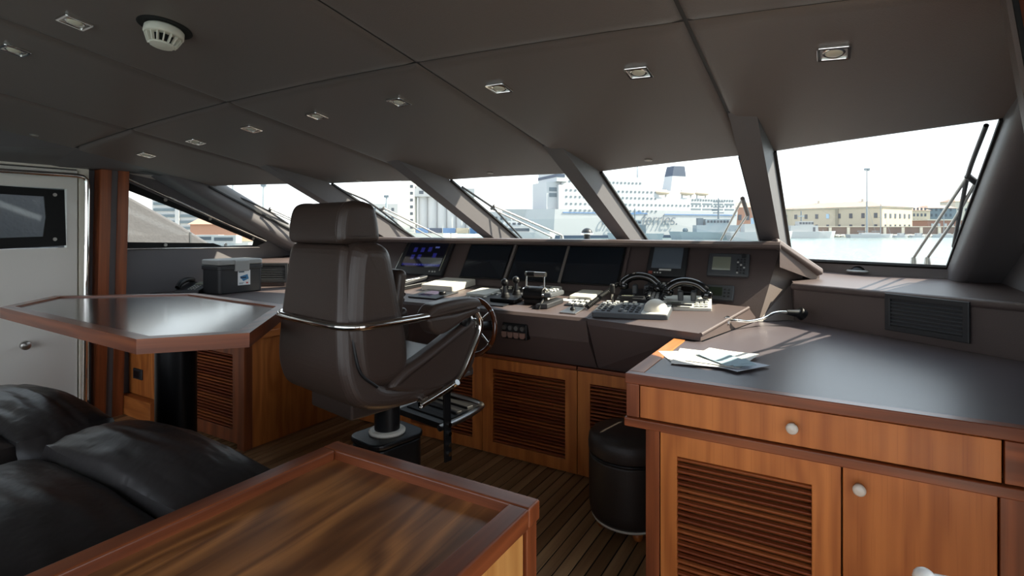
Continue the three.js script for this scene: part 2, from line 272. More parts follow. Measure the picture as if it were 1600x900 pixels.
// wooden posts with a padded strip between, aft of each side window
{
  const post = (name, x, d0, lean, top) => { const w = struct(name), seg = (a, b, mat, n, pr) => part(w, n, hexa([V(x - pr, -0.0, d0 + a), V(x + pr, -0.0, d0 + a), V(x + pr, -0.0, d0 + b), V(x - pr, -0.0, d0 + b)], [V(x - pr + lean, top, d0 + a + 0.02), V(x + pr + lean, top, d0 + a + 0.02), V(x + pr + lean, top, d0 + b + 0.02), V(x - pr + lean, top, d0 + b + 0.02)]), mat, { g: 'y' });
    seg(0, 0.07, M.trim, 'post_board', 0.05); seg(0.07, 0.115, M.pad, 'padded_strip', 0.035); seg(0.115, 0.185, M.trim, 'post_board', 0.05); };
  post('trim_9', -4.69, 1.83, 0.06, 1.98);
}
{ // starboard post beside the doorway, between deck and ceiling
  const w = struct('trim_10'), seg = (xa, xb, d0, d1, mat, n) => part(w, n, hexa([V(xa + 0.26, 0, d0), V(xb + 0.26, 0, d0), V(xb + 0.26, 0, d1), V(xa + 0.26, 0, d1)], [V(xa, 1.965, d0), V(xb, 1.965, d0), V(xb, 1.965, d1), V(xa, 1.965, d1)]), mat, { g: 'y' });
  seg(0.336, 0.43, 1.42, 1.515, M.trim, 'post_board'); seg(0.327, 0.42, 1.516, 1.522, M.gasket, 'shadow_gap_strip'); seg(0.318, 0.42, 1.523, 1.56, M.lining, 'padded_strip');  // the middle strip is coloured black to stand for a shaded gap
}
// white foredeck outside, below the line of sight
structMesh('foredeck', prismY([[-4.7, 4.5], [0.8, 4.5], [0.3, 8.5], [-0.9, 11.5], [-3.0, 11.5], [-4.2, 8.5]], 0.2, 0.35, 0.02), M.hullWhite);

// flybridge deck above the wheelhouse roof, its swept front edge shades the heads of the windows
structMesh('flybridge_overhang', prismY([[1.6, -1.9], [1.6, 2.55], [1.07, 2.94], [0.3, 3.45], [-0.39, 3.72], [-1.47, 3.80], [-2.54, 3.58], [-3.33, 3.50], [-4.3, 3.2], [-5.3, 2.5], [-5.3, -1.9]], 2.6, 2.72, 0.02), M.hullWhite);

// ---------------------------------------------------------------- port door in the side wall
{
  const w = struct('door_1'), X = -4.7;
  part(w, 'leaf', extr([[0.45, 0.18], [1.735, 0.18], [1.735, 1.835], [0.45, 1.835]], 0.04, 0.004, [[[0.7, 1.285], [1.67, 1.285], [1.67, 1.70], [0.7, 1.70]]]).rotateY(Math.PI / 2).translate(X, 0, 0), M.white);
  part(w, 'frame', join([bx(X, X + 0.05, 1.845, 1.895, 0.3, 1.80), bx(X, X + 0.05, 0.02, 1.845, 1.745, 1.80), bx(X, X + 0.05, 0.02, 0.17, 0.3, 1.80)]), M.ivory);
  part(w, 'pane', bx(X + 0.012, X + 0.016, 1.285, 1.70, 0.7, 1.67), M.vinyl);
  const clip = part(w, 'canvas_border', extr([[0.66, 1.26], [1.665, 1.30], [1.655, 1.69], [0.66, 1.72]], 0.008, 0, [[[0.72, 1.34], [1.535, 1.365], [1.55, 1.50], [1.54, 1.64], [0.72, 1.66]]]).rotateY(Math.PI / 2).translate(X + 0.041, 0, 0), M.canvas);
  for (const y of [1.345, 1.655]) part(clip, 'snap', new THREE.CylinderGeometry(0.012, 0.012, 0.008, 12).rotateZ(Math.PI / 2).translate(X + 0.05, y, -1.60), M.brushed);
  part(w, 'knob', lathe([[0.0, 0], [0.016, 0], [0.016, 0.03], [0.03, 0.038], [0.03, 0.06], [0.022, 0.068], [0, 0.07]], 20).rotateZ(-Math.PI / 2).translate(X + 0.038, 0.64, -1.43), M.brushed);
  const rail = solo('grab_rail', tube([V(X + 0.10, 1.79, 0.3), V(X + 0.10, 1.79, 1.0), V(X + 0.10, 1.795, 1.70), V(X + 0.09, 1.775, 1.765), V(X + 0.09, 1.70, 1.775), V(X + 0.09, 0.9, 1.765), V(X + 0.09, 0.1, 1.755), V(X + 0.09, 0.0, 1.755)], 0.017, 90, 12, false, 0.2), M.chrome, 'polished steel grab rail bent around the frame of the white door', 'rail');
}
// port side window: clear vinyl sheet with black canvas border and snaps, bright metal edging
{
  const w = struct('window_6'), X = -4.7;
  part(w, 'pane', extr(portWindow, 0.004, 0).rotateY(Math.PI / 2).translate(X - 0.03, 0, 0), M.vinyl);
  const inner = [[2.03, 1.315], [2.75, 1.29], [2.83, 1.262], [3.13, 1.262], [3.14, 1.30], [2.5, 1.56], [2.03, 1.735]];
  const b = part(w, 'canvas_border', extr([[2.0, 1.262], [3.18, 1.246], [3.27, 1.285], [2.0, 1.82]], 0.008, 0, [inner]).rotateY(Math.PI / 2).translate(X - 0.012, 0, 0), M.canvas);
  for (const [d, y] of [[2.35, 1.655], [2.72, 1.505], [3.13, 1.325], [2.35, 1.285], [2.86, 1.275]]) part(b, 'snap', new THREE.CylinderGeometry(0.013, 0.013, 0.01, 12).rotateZ(Math.PI / 2).translate(X, y, -d), M.brushed);
  part(w, 'edging', join([tube([V(X + 0.01, 1.835, 2.0), V(X + 0.01, 1.57, 2.62), V(X + 0.01, 1.30, 3.26)], 0.009, 12, 8, false, 0), tube([V(X + 0.01, 1.262, 2.0), V(X + 0.01, 1.242, 3.19)], 0.006, 4, 8)]), M.chrome);
}
{
  const w = struct('window_7'), X = 0.745;   // starboard side window: covered but for its forward corner
  part(w, 'pane', bx(X + 0.03, X + 0.034, 1.28, 1.44, 2.33, 2.52), M.vinyl);
  part(w, 'edging', join([tube([V(X - 0.012, 1.42, 2.9), V(X - 0.012, 1.42, 3.12), V(X - 0.012, 1.40, 3.16), V(X - 0.012, 1.22, 3.02), V(X - 0.012, 1.16, 2.9)], 0.012, 40, 8, false, 0.2)]), M.chrome);
  part(w, 'cover', extr([[1.9, 1.18], [2.98, 1.18], [3.13, 1.40], [2.6, 1.42], [2.6, 1.2], [2.3, 1.2], [2.3, 1.5], [1.9, 1.6]], 0.008, 0).rotateY(Math.PI / 2).translate(X - 0.009, 0, 0), M.charcoal);
}

// ---------------------------------------------------------------- ledges beside the console, under the windscreen
const mir = (x) => -3.955 - x;
function ledge(name, f) {
  const w = struct(name), P = (x, y, d) => V(f(x), y, d);
  part(w, 'body', hexa([P(-0.17, 0.0, 3.44), P(0.745, 0.0, 2.77), P(0.745, 0, 4.5), P(-0.35, 0, 4.5)], [P(-0.17, 1.107, 3.44), P(0.745, 1.128, 2.77), P(0.745, 1.168, 4.5), P(-0.35, 1.168, 4.5)]), M.leather, { g: 'z' });
  part(w, 'rolled_edge', rod(P(-0.175, 1.090, 3.452), P(0.745, 1.111, 2.782), 0.02), M.leather, { g: 'x' });
}
ledge('trim_11', (x) => x); ledge('trim_12', mir);
function ventGrille(label, f, turn) {
  const t = thing('air_vent', label, 'vent', 'air vents in the padded ledges'), W = 0.345, H = 0.175;
  part(t, 'frame', extr([[-W / 2, 0], [W / 2, 0], [W / 2, H], [-W / 2, H]], 0.016, 0.004, [[[-W / 2 + 0.026, 0.026], [W / 2 - 0.026, 0.026], [W / 2 - 0.026, H - 0.026], [-W / 2 + 0.026, H - 0.026]]]), M.charcoal);
  part(t, 'backing', bx(-W / 2 + 0.02, W / 2 - 0.02, 0.02, H - 0.02, -0.004, -0.001), M.charcoal);
  const s = new THREE.BoxGeometry(W - 0.05, 0.004, 0.016).rotateX(0.5);
  for (let k = 0; k < 7; k++) { const m = part(t, 'slat', s, M.greyPlastic); m.position.set(0, 0.036 + k * 0.0172, 0.006); }
  place(t, f(0.378), 0.935, 3.036 - 0.003, turn); return t;
}
ventGrille('grey slatted air vent in padded ledge above the wooden counter', (x) => x, -0.632);
ventGrille('grey slatted air vent behind the headrest of the helm chair', mir, 0.632);
{ // demister outlet in the ledge
  const t = thing('demister_outlet', 'round black demister outlet set in the ledge below the windscreen', 'vent');
  part(t, 'ring', lathe([[0.045, 0], [0.064, 0], [0.067, 0.006], [0.06, 0.014], [0.047, 0.012], [0.045, 0]], 28), M.lightGrey);
  part(t, 'eyeball', new THREE.SphereGeometry(0.045, 20, 10, 0, Math.PI * 2, 0, Math.PI / 2).scale(1, 0.85, 1), M.black);
  place(t, 0.16, 1.150, 3.97);
}
// ---------------------------------------------------------------- worktops and cabinets
const slatShapes = {};
// an open-fronted box of boards behind the doors
function carcass(t, x0, x1, y0, y1, d0, d1) { const k = 0.012; for (const g of [bx(x0, x0 + k, y0, y1, d0, d1), bx(x1 - k, x1, y0, y1, d0, d1), bx(x0, x1, y0, y0 + k, d0, d1), bx(x0, x1, y1 - k, y1, d0, d1), bx(x0, x1, y0, y1, d1 - k, d1)]) part(t, 'carcass_board', g, M.carcass); }
function slat(len, k) { const id = len.toFixed(3) + k; return slatShapes[id] ??= uvm(new RoundedBoxGeometry(len, 0.0088, 0.015, 1, 0.0025).rotateX(0.3), 'x', k * 0.11, k * 0.31); }
// a door with a louvred field; the face lies at distance d and looks aft
function louvreDoor(t, x0, x1, y0, y1, d, lx0, lx1, ly0, ly1, o = {}) {
  const door = part(t, 'door', prismZ([[x0, y0], [x1, y0], [x1, y1], [x0, y1]], d, d + 0.022, 0.002, [[[lx0, ly0], [lx1, ly0], [lx1, ly1], [lx0, ly1]]]), o.mat ?? M.teak, { g: 'y', ou: o.ou ?? 0 });
  const n = Math.floor((ly1 - ly0) / 0.0205), p = (ly1 - ly0) / n;
  for (let k = 0; k < n; k++) { const q = (k * 5 + (k >> 1)) % 3, m = part(door, 'slat', slat(lx1 - lx0 + 0.01, q), M.slats[q]); m.position.set((lx0 + lx1) / 2, ly0 + (k + 0.5) * p, -(d + 0.013)); }
  return door;
}
const pull = lathe([[0, 0], [0.012, 0], [0.009, 0.006], [0.008, 0.012], [0.016, 0.018], [0.0175, 0.024], [0.0165, 0.03], [0.011, 0.034], [0, 0.036]], 24).rotateX(Math.PI / 2);
function pullAt(p, x, y, d) { const m = part(p, 'knob', pull, M.knob); m.position.set(x, y, -d); return m; }
{ // starboard worktop
  const t = thing('worktop', 'grey-brown leather covered worktop with wooden nosing below the big starboard window', 'worktop');
  part(t, 'desktop', prismY([[-0.575, 1.905], [0.742, 1.905], [0.742, 2.76], [-0.17, 3.43], [-0.34, 3.33], [-0.50, 2.57], [-0.575, 2.57]], 0.872, 0.899, 0.002), phys(0x5b5357, 0.34, { bumpMap: leatherBump, bumpScale: 0.0003, clearcoat: 0.15, clearcoatRoughness: 0.3 }), { g: 'x' });
  part(t, 'nosing', rbox(-0.63, 0.742, 0.866, 0.902, 1.862, 1.905, 0.004), M.trim, { g: 'x' });
  part(t, 'edge_strip', rbox(-0.63, -0.575, 0.866, 0.902, 1.905, 2.565, 0.003), M.teak, { g: 'z' });
  settle(t);
}
{ // starboard cabinet
  const D = 1.867, t = thing('cabinet', 'teak cabinet with drawers and a louvred door under the starboard worktop', 'cabinet', 'wheelhouse cabinets');
  carcass(t, -0.547, 0.742, 0.0, 0.71, D + 0.052, 2.46); carcass(t, -0.616, 0.742, 0.747, 0.864, D + 0.052, 2.54);
  part(t, 'side_panel', rbox(-0.628, -0.618, 0.748, 0.864, D + 0.02, 2.55, 0.002), M.trim, { g: 'z' });
  part(t, 'side_panel', rbox(-0.558, -0.548, 0.0, 0.716, D + 0.02, 2.55, 0.002), M.trim, { g: 'y' });
  part(t, 'corner_block', rbox(-0.628, -0.581, 0.746, 0.865, D + 0.004, D + 0.05, 0.003), M.trim, { g: 'y' });
  part(t, 'rail', rbox(-0.632, 0.742, 0.714, 0.745, D - 0.008, D + 0.06, 0.004), M.trim, { g: 'x', ou: 0.3 });
  part(t, 'post', rbox(-0.558, -0.509, 0.0, 0.714, D + 0.006, D + 0.05, 0.003), M.trim, { g: 'y', ou: 0.13 });
  const d1 = part(t, 'drawer', rbox(-0.577, 0.392, 0.749, 0.862, D + 0.004, D + 0.026, 0.002), M.teak, { g: 'y', ou: 0.07, ov: 0.2 }); pullAt(d1, -0.097, 0.808, D + 0.004);
  part(t, 'drawer', rbox(0.398, 0.742, 0.749, 0.862, D + 0.004, D + 0.026, 0.002), M.trim, { g: 'x', ou: 0.4 });
  louvreDoor(t, -0.506, 0.031, 0.05, 0.711, D + 0.006, -0.449, -0.045, 0.10, 0.637, { ou: 0.21 });
  const d2 = part(t, 'door', rbox(0.036, 0.384, 0.05, 0.711, D + 0.006, D + 0.028, 0.002), M.teak, { g: 'y', ou: 0.31, ov: 0.5 }); pullAt(d2, 0.076, 0.662, D + 0.006);
  part(t, 'post', rbox(0.389, 0.742, 0.0, 0.711, D + 0.006, D + 0.03, 0.002), M.trim, { g: 'y', ou: 0.22 });
  part(t, 'plinth', bx(-0.505, 0.385, 0, 0.046, D + 0.03, D + 0.05), M.carcass);
  settle(t);
}
{ // port worktop and cabinet
  const t = thing('worktop', 'padded port counter with wooden nosing that carries the cool box and a desk phone', 'worktop');
  part(t, 'desktop', prismY([[-4.695, 2.11], [-3.24, 2.11], [-3.24, 2.66], [-3.46, 2.57], [-3.61, 3.33], [-3.785, 3.43], [-4.695, 2.78]], 0.872, 0.899, 0.002), M.leather, { g: 'x' });
  part(t, 'nosing', join([rbox(-4.695, -3.195, 0.866, 0.902, 2.065, 2.11, 0.004), rbox(-3.24, -3.195, 0.866, 0.902, 2.11, 2.66, 0.004)]), M.trim, { g: 'x' });
  settle(t);
  const D = 2.07, c = thing('cabinet', 'teak corner cabinet with louvred door beside the pedestal table', 'cabinet', 'wheelhouse cabinets');
  carcass(c, -4.69, -3.226, 0.0, 0.712, D + 0.062, 2.8); carcass(c, -4.69, -3.217, 0.748, 0.864, D + 0.03, 2.55);
  part(c, 'side_panel', join([rbox(-3.224, -3.206, 0.0, 0.70, D + 0.06, 2.83, 0.002), rbox(-3.215, -3.2, 0.745, 0.866, D + 0.02, 2.66, 0.002)]), M.teak, { g: 'y', ou: 0.4 });
  part(c, 'rail', join([rbox(-3.23, -3.185, 0.700, 0.745, D - 0.006, 2.83, 0.003), rbox(-4.69, -3.23, 0.714, 0.745, D - 0.006, D + 0.04, 0.003)]), M.teak, { g: 'z', ou: 0.2 });
  part(c, 'post', rbox(-3.275, -3.203, 0.0, 0.714, D, D + 0.06, 0.003), M.trim, { g: 'y' });
  part(c, 'drawer', rbox(-4.69, -3.21, 0.749, 0.862, D + 0.004, D + 0.026, 0.002), M.teak, { g: 'y' });
  louvreDoor(c, -3.86, -3.28, 0.03, 0.711, D + 0.006, -3.80, -3.335, 0.115, 0.60, { ou: 0.1, mat: M.trim });
  part(c, 'post', rbox(-4.30, -3.865, 0.0, 0.711, D + 0.012, D + 0.03, 0.002), M.trim, { g: 'y', ou: 0.6 });
  const pn = part(c, 'door', rbox(-4.69, -4.305, 0.15, 0.711, D + 0.006, D + 0.028, 0.002), M.teak, { g: 'y', ou: 0.55 });
  part(pn, 'socket', rbox(-4.60, -4.47, 0.27, 0.35, D - 0.006, D + 0.008, 0.006), M.charcoal); part(pn, 'socket_cover', rbox(-4.58, -4.49, 0.285, 0.335, D - 0.010, D - 0.004, 0.003), M.black);
  part(c, 'plinth', rbox(-4.69, -4.25, 0.0, 0.145, D - 0.05, D + 0.028, 0.003), M.teak, { g: 'x' });
  settle(c);
}
// cabinets below the helm console
for (const [x0, x1, label, k] of [[-3.20, -2.562, 'low louvred teak cabinet under the console hidden behind the helm chair', 0], [-2.558, -1.895, 'low louvred teak cabinet under the console beside the chair footrest', 1], [-1.89, -1.242, 'low louvred teak cabinet under the console between footrest and round stool', 2], [-1.237, -0.575, 'low louvred teak cabinet under the console behind the round stool', 3]]) {
  const t = thing('cabinet', label, 'cabinet', 'wheelhouse cabinets'), D = 2.832;
  carcass(t, x0 + 0.005, x1 - 0.005, 0.0, 0.622, D + 0.03, 3.28);
  louvreDoor(t, x0, x1, 0.012, 0.605, D, x0 + 0.076, x1 - 0.074, 0.083, 0.541, { ou: 0.17 * k });
  part(t, 'top_rail', rbox(x0 + 0.001, x1 - 0.001, 0.609, 0.63, D - 0.004, D + 0.03, 0.002), M.trim, { g: 'x' });
  settle(t);
}
// ---------------------------------------------------------------- helm console
const deskY = (d) => 0.9365 + 0.0945 * (d - 2.70);
{
  const t = thing('helm_console', 'brown leather helm console with sloping desk, instrument face and hood', 'console');
  part(t, 'desk', prismX([[2.845, 0.634], [2.72, 0.80], [2.69, 0.895], [2.684, 0.92], [2.70, 0.9365], [3.36, deskY(3.36)], [3.36, 0.634]], -2.83, -1.122), M.leather, { g: 'x' });
  part(t, 'desk', hexa([V(-1.118, 0.902, 2.69), V(-0.508, 0.902, 2.565), V(-0.345, 0.902, 3.31), V(-1.118, 0.902, 3.36)], [V(-1.118, deskY(2.69), 2.684), V(-0.506, 0.937, 2.562), V(-0.378, 0.992, 3.17), V(-1.118, deskY(3.36), 3.36)]), M.leather, { g: 'x' });
  part(t, 'desk_front', hexa([V(-1.118, 0.634, 2.845), V(-0.585, 0.634, 2.845), V(-0.58, 0.634, 2.93), V(-1.118, 0.634, 2.95)], [V(-1.118, 0.904, 2.692), V(-0.585, 0.904, 2.582), V(-0.585, 0.904, 2.93), V(-1.118, 0.904, 2.95)]), M.leather, { g: 'x' });
  part(t, 'edge_bead', rod(V(-0.507, 0.932, 2.563), V(-0.378, 0.988, 3.17), 0.009), M.leather, { g: 'z' });
  part(t, 'desk', hexa([V(-2.834, 0.902, 2.69), V(-3.448, 0.902, 2.565), V(-3.61, 0.902, 3.31), V(-2.834, 0.902, 3.36)], [V(-2.834, deskY(2.69), 2.684), V(-3.45, 0.937, 2.562), V(-3.58, 0.992, 3.17), V(-2.834, deskY(3.36), 3.36)]), M.leather, { g: 'x' });
  part(t, 'desk_front', hexa([V(-2.834, 0.634, 2.845), V(-3.19, 0.634, 2.845), V(-3.19, 0.634, 2.93), V(-2.834, 0.634, 2.95)], [V(-2.834, 0.904, 2.692), V(-3.19, 0.904, 2.67), V(-3.19, 0.904, 2.93), V(-2.834, 0.904, 2.95)]), M.leather, { g: 'x' });
  const pz = (y) => 3.35 + 0.68 * (y - 1.03);
  part(t, 'instrument_face', hexa([V(-3.62, 0.9, pz(0.9)), V(-0.338, 0.9, pz(0.9)), V(-0.338, 0.9, 3.6), V(-3.62, 0.9, 3.6)], [V(-3.71, 1.30, pz(1.30)), V(-0.247, 1.30, pz(1.30)), V(-0.247, 1.30, 3.7), V(-3.71, 1.30, 3.7)]), M.leather, { g: 'x' });
  part(t, 'hood', prismX([[3.375, 1.302], [3.355, 1.312], [3.348, 1.328], [3.36, 1.343], [3.40, 1.348], [3.85, 1.315], [4.08, 1.2], [4.08, 1.10], [3.56, 1.10], [3.56, 1.302]], -3.72, -0.235), M.leather, { g: 'x' });
  for (const f of [(x) => x, mir]) {
    part(t, 'end_panel', hexa([V(f(-0.5), 0.902, 3.29), V(f(-0.337), 0.902, 3.268), V(f(-0.165), 0.902, 3.44), V(f(-0.3), 0.902, 4.1)], [V(f(-0.5), 1.335, 3.56), V(f(-0.246), 1.318, 3.545), V(f(-0.13), 1.17, 3.72), V(f(-0.22), 1.25, 4.1)]), M.lining, { g: 'y' });
    part(t, 'hood_end', bar(V(f(-0.27), 1.345, 3.385), V(f(-0.045), 1.155, 3.70), 0.05, 0.045, new THREE.Vector3(0.45, 0.2, 0.3), 0.015), M.leather, { g: 'z' });
    part(t, 'hood_end', hexa([V(f(-0.24), 1.20, 3.40), V(f(-0.05), 1.10, 3.70), V(f(-0.05), 1.10, 4.1), V(f(-0.24), 1.20, 4.2)], [V(f(-0.24), 1.342, 3.40), V(f(-0.045), 1.168, 3.70), V(f(-0.1), 1.168, 4.1), V(f(-0.24), 1.25, 4.2)]), M.leather, { g: 'z' });
  }
  const fp = part(t, 'starter_plate', rbox(-1.655, -1.49, 0.775, 0.868, 2.688, 2.735, 0.006).applyMatrix4(new THREE.Matrix4()), M.black);
  const btn = new THREE.CylinderGeometry(0.0135, 0.015, 0.014, 18).rotateX(Math.PI / 2), key = extr([[-0.017, 0.016], [-0.017, -0.008], [-0.009, -0.018], [0.009, -0.018], [0.017, -0.008], [0.017, 0.016]], 0.014, 0.002);
  for (let k = 0; k < 4; k++) { const a = part(fp, 'button', btn, M.brushed); a.position.set(-1.637 + k * 0.0405, 0.842, -2.683); const b = part(fp, 'ignition_key', key, std(0x8d6f64, 0.4)); b.position.set(-1.637 + k * 0.0405, 0.802, -2.69); }
  settle(t);
}
// frames for things on the desk and on the instrument face (local: x to starboard, y up from the surface / z out of it)
function onDesk(t, x, d, turn = 0) { t.position.set(x, deskY(d) + 0.001, -d); t.rotation.set(0.094, turn, 0); return t; }
function onFace(t, x, y) { t.position.set(x, y, -(3.35 + 0.68 * (y - 1.03)) + 0.0005); t.rotation.set(-Math.atan(0.68), 0, 0); return t; }
// flat unit on the face: bezel of w x h with an inset screen [x0, x1, y0, y1] in fractions
function faceUnit(t, w, h, depth, bez, scr, scrMat, r = 0.006) {
  part(t, 'bezel', new RoundedBoxGeometry(w, h, depth, 3, Math.min(r, depth / 2.1)).translate(0, h / 2, depth / 2), bez);
  return part(t, 'screen', bx(-w / 2 + scr[0] * w, -w / 2 + scr[1] * w, scr[2] * h, scr[3] * h, -depth - 0.0015, -depth + 0.002), scrMat);
}
function canvasTex(w, h, draw) { const c = document.createElement('canvas'); c.width = w; c.height = h; draw(c.getContext('2d')); const t = new THREE.CanvasTexture(c); t.colorSpace = THREE.SRGBColorSpace; return t; }
{ // port monitor, switched on
  const t = thing('monitor', 'black flush monitor showing dark blue icons, behind the helm chair', 'monitor', 'console displays');
  const m = canvasTex(512, 400, (g) => { g.fillStyle = '#0b0d16'; g.fillRect(0, 0, 512, 400); g.fillStyle = '#2a2c78'; for (const [x, y] of [[80, 110], [180, 110], [275, 100], [170, 215], [80, 220], [365, 190]]) g.fillRect(x, y, 48, 70); g.fillStyle = '#1c1f70'; g.fillRect(0, 350, 512, 34); g.fillStyle = '#9aa0c8'; g.fillRect(220, 14, 60, 10); g.fillRect(440, 12, 60, 10); g.fillStyle = '#5560a0'; g.fillRect(360, 90, 56, 26); for (let k = 0; k < 9; k++) g.fillRect(160 + k * 38, 358, 20, 12); });
  part(t, 'bezel', new RoundedBoxGeometry(0.50, 0.345, 0.03, 3, 0.008).translate(0, 0.1725, 0.015), M.charcoal);
  const pl = new THREE.PlaneGeometry(0.40, 0.255).translate(0, 0.195, 0.0312); pl.userData.keepUV = true;
  part(t, 'screen', pl, phys(0x05060a, 0.1, { emissive: 0xffffff, emissiveMap: m, emissiveIntensity: 0.2, clearcoat: 1, clearcoatRoughness: 0.05 }));
  for (const s of [-1, 1]) part(t, 'side_handle', rod(new THREE.Vector3(s * 0.228, 0.03, 0.044), new THREE.Vector3(s * 0.228, 0.32, 0.044), 0.005), M.chrome);
  for (const x of [0.12, 0.15, 0.175]) part(t, 'button', new THREE.CylinderGeometry(0.007, 0.007, 0.006, 12).rotateX(Math.PI / 2).translate(x, 0.03, 0.032), M.keycap);
  onFace(t, -2.86, 1.035);
}
for (const [x, w, label] of [[-2.255, 0.375, 'unlit dark glass display nearest the left hand monitor'], [-1.81, 0.40, 'unlit dark glass display in the middle of the console'], [-1.39, 0.40, 'unlit dark glass display at the right of the three']]) {
  const t = thing('display', label, 'display', 'three dark console displays');
  part(t, 'frame', new RoundedBoxGeometry(w + 0.022, 0.30, 0.012, 2, 0.003).translate(0, 0.15, 0.006), M.black);
  part(t, 'screen', bx(-w / 2, w / 2, 0.008, 0.292, -0.0145, -0.011), M.screen);
  onFace(t, x, 1.04);
}
for (const [x, label] of [[-2.04, 'silver upright strip between first and second dark displays'], [-1.60, 'silver upright strip between second and third dark displays'], [-1.155, 'silver upright strip right of the third dark display']]) { const m = solo('divider_strip', new RoundedBoxGeometry(0.02, 0.30, 0.022, 2, 0.004).translate(0, 0.15, 0.011), x === -1.155 ? M.leather : M.stripGrey, label, 'trim strip', 'strips between console displays'); onFace(m, x, 1.038); }
{
  const t = thing('monitor', 'small black monitor with screen coloured pale like a reflection on the right console face', 'monitor', 'console displays');
  faceUnit(t, 0.245, 0.232, 0.034, M.charcoal, [0.12, 0.88, 0.24, 0.92], phys(0x66707a, 0.12, { clearcoat: 1, clearcoatRoughness: 0.1 }), 0.006);  // the pale reflection is put into the base colour of the screen
  part(t, 'maker_plate', bx(-0.04, 0.035, 0.038, 0.05, -0.0365, -0.033), M.keycap); part(t, 'power_button', bx(-0.105, -0.08, 0.012, 0.032, -0.0375, -0.033), std(0x9a5148, 0.5));
  for (let k = 0; k < 3; k++) part(t, 'button', bx(-0.07 + k * 0.018, -0.06 + k * 0.018, 0.018, 0.026, -0.037, -0.033), M.keycap);
  onFace(t, -0.885, 1.104);
}
{
  const t = thing('chart_plotter', 'grey plotter with small greenish screen and a column of keys on the console face', 'display', 'console displays');
  faceUnit(t, 0.235, 0.158, 0.024, M.greyPlastic, [0.12, 0.56, 0.24, 0.82], M.lcd, 0.008);
  const k0 = new RoundedBoxGeometry(0.011, 0.009, 0.006, 1, 0.002); for (let r = 0; r < 6; r++) for (let c = 0; c < 3; c++) { const m = part(t, 'key', k0, (r + c) % 4 ? M.charcoal : M.keycap); m.position.set(0.055 + c * 0.018, 0.022 + r * 0.018, 0.026); }
  part(t, 'dial', new THREE.CylinderGeometry(0.013, 0.014, 0.01, 18).rotateX(Math.PI / 2).translate(0.085, 0.138, 0.028), M.charcoal);
  onFace(t, -0.522, 1.126);
}
{
  const t = thing('echo_display', 'small grey instrument with green screen beside the right telephone', 'display', 'console displays');
  faceUnit(t, 0.165, 0.098, 0.026, M.greyPlastic, [0.1, 0.62, 0.25, 0.82], std(0x2f3a2c, 0.2), 0.006);
  const k0 = new RoundedBoxGeometry(0.012, 0.01, 0.006, 1, 0.002); for (let r = 0; r < 3; r++) for (let c = 0; c < 2; c++) { const m = part(t, 'key', k0, M.charcoal); m.position.set(0.034 + c * 0.022, 0.024 + r * 0.022, 0.028); }
  onFace(t, -0.558, 0.992);
}
{
  const t = thing('radio_unit', 'small black radio display between the two telephones', 'display', 'console displays');
  faceUnit(t, 0.11, 0.082, 0.034, M.charcoal, [0.2, 0.92, 0.15, 0.88], M.blackGloss, 0.004);
  for (let k = 0; k < 4; k++) part(t, 'key', bx(-0.052, -0.038, 0.012 + k * 0.017, 0.022 + k * 0.017, -0.037, -0.033), M.lightGrey);
  onFace(t, -0.737, 1.012);
}
{
  const t = thing('rocker_board', 'dark switch plate with three pale square switches under the small monitor', 'switch panel');
  part(t, 'plate', new RoundedBoxGeometry(0.15, 0.06, 0.008, 2, 0.002).translate(0, 0.03, 0.004), M.charcoal);
  for (let k = 0; k < 3; k++) part(t, 'switch', new RoundedBoxGeometry(0.016, 0.018, 0.008, 1, 0.002).translate(0.002 + k * 0.026, 0.04, 0.011), M.keycap);
  for (let k = 0; k < 4; k++) part(t, 'switch', new RoundedBoxGeometry(0.012, 0.012, 0.006, 1, 0.002).translate(-0.06 + k * 0.03, 0.015, 0.01), M.greyPlastic);
  onFace(t, -0.915, 1.035);
}
// things on the desk ----------------------------------------------------
// white instrument covers: shallow caps with soft corners
const rect = (w, l, r) => { const o = [], n = 5; for (const [cx, cy, a0] of [[w / 2 - r, l / 2 - r, 0], [-w / 2 + r, l / 2 - r, 90], [-w / 2 + r, -l / 2 + r, 180], [w / 2 - r, -l / 2 + r, 270]]) for (let k = 0; k <= n; k++) { const a = (a0 + 90 * k / n) * Math.PI / 180; o.push([cx + r * Math.cos(a), cy + r * Math.sin(a)]); } return o; };
function cover(label, w, l, h, x, d, mat = M.ivory, mark) { const t = thing('instrument_cover', label, 'cover', 'white instrument covers'); part(t, 'cap', prismY(rect(w, l, 0.02), 0, h, 0.006, null, 3), mat); if (mark) for (const s of [-1, 1]) part(t, 'embossed_mark', rbox(-0.006 + s * 0.012, 0.002 + s * 0.012, h, h + 0.001, 0.01, 0.035, 0.0005), M.lightGrey); return onDesk(t, x, d); }
cover('large white instrument cover on the desk left of the throttle', 0.29, 0.30, 0.045, -2.42, 3.18, M.ivory, true);
cover('small grey-white cover beside the two joysticks', 0.165, 0.2, 0.022, -2.035, 3.06, M.offwhite);
cover('thin cream instrument cover right of the handset cradle', 0.155, 0.22, 0.022, -1.335, 3.2, M.ivory);
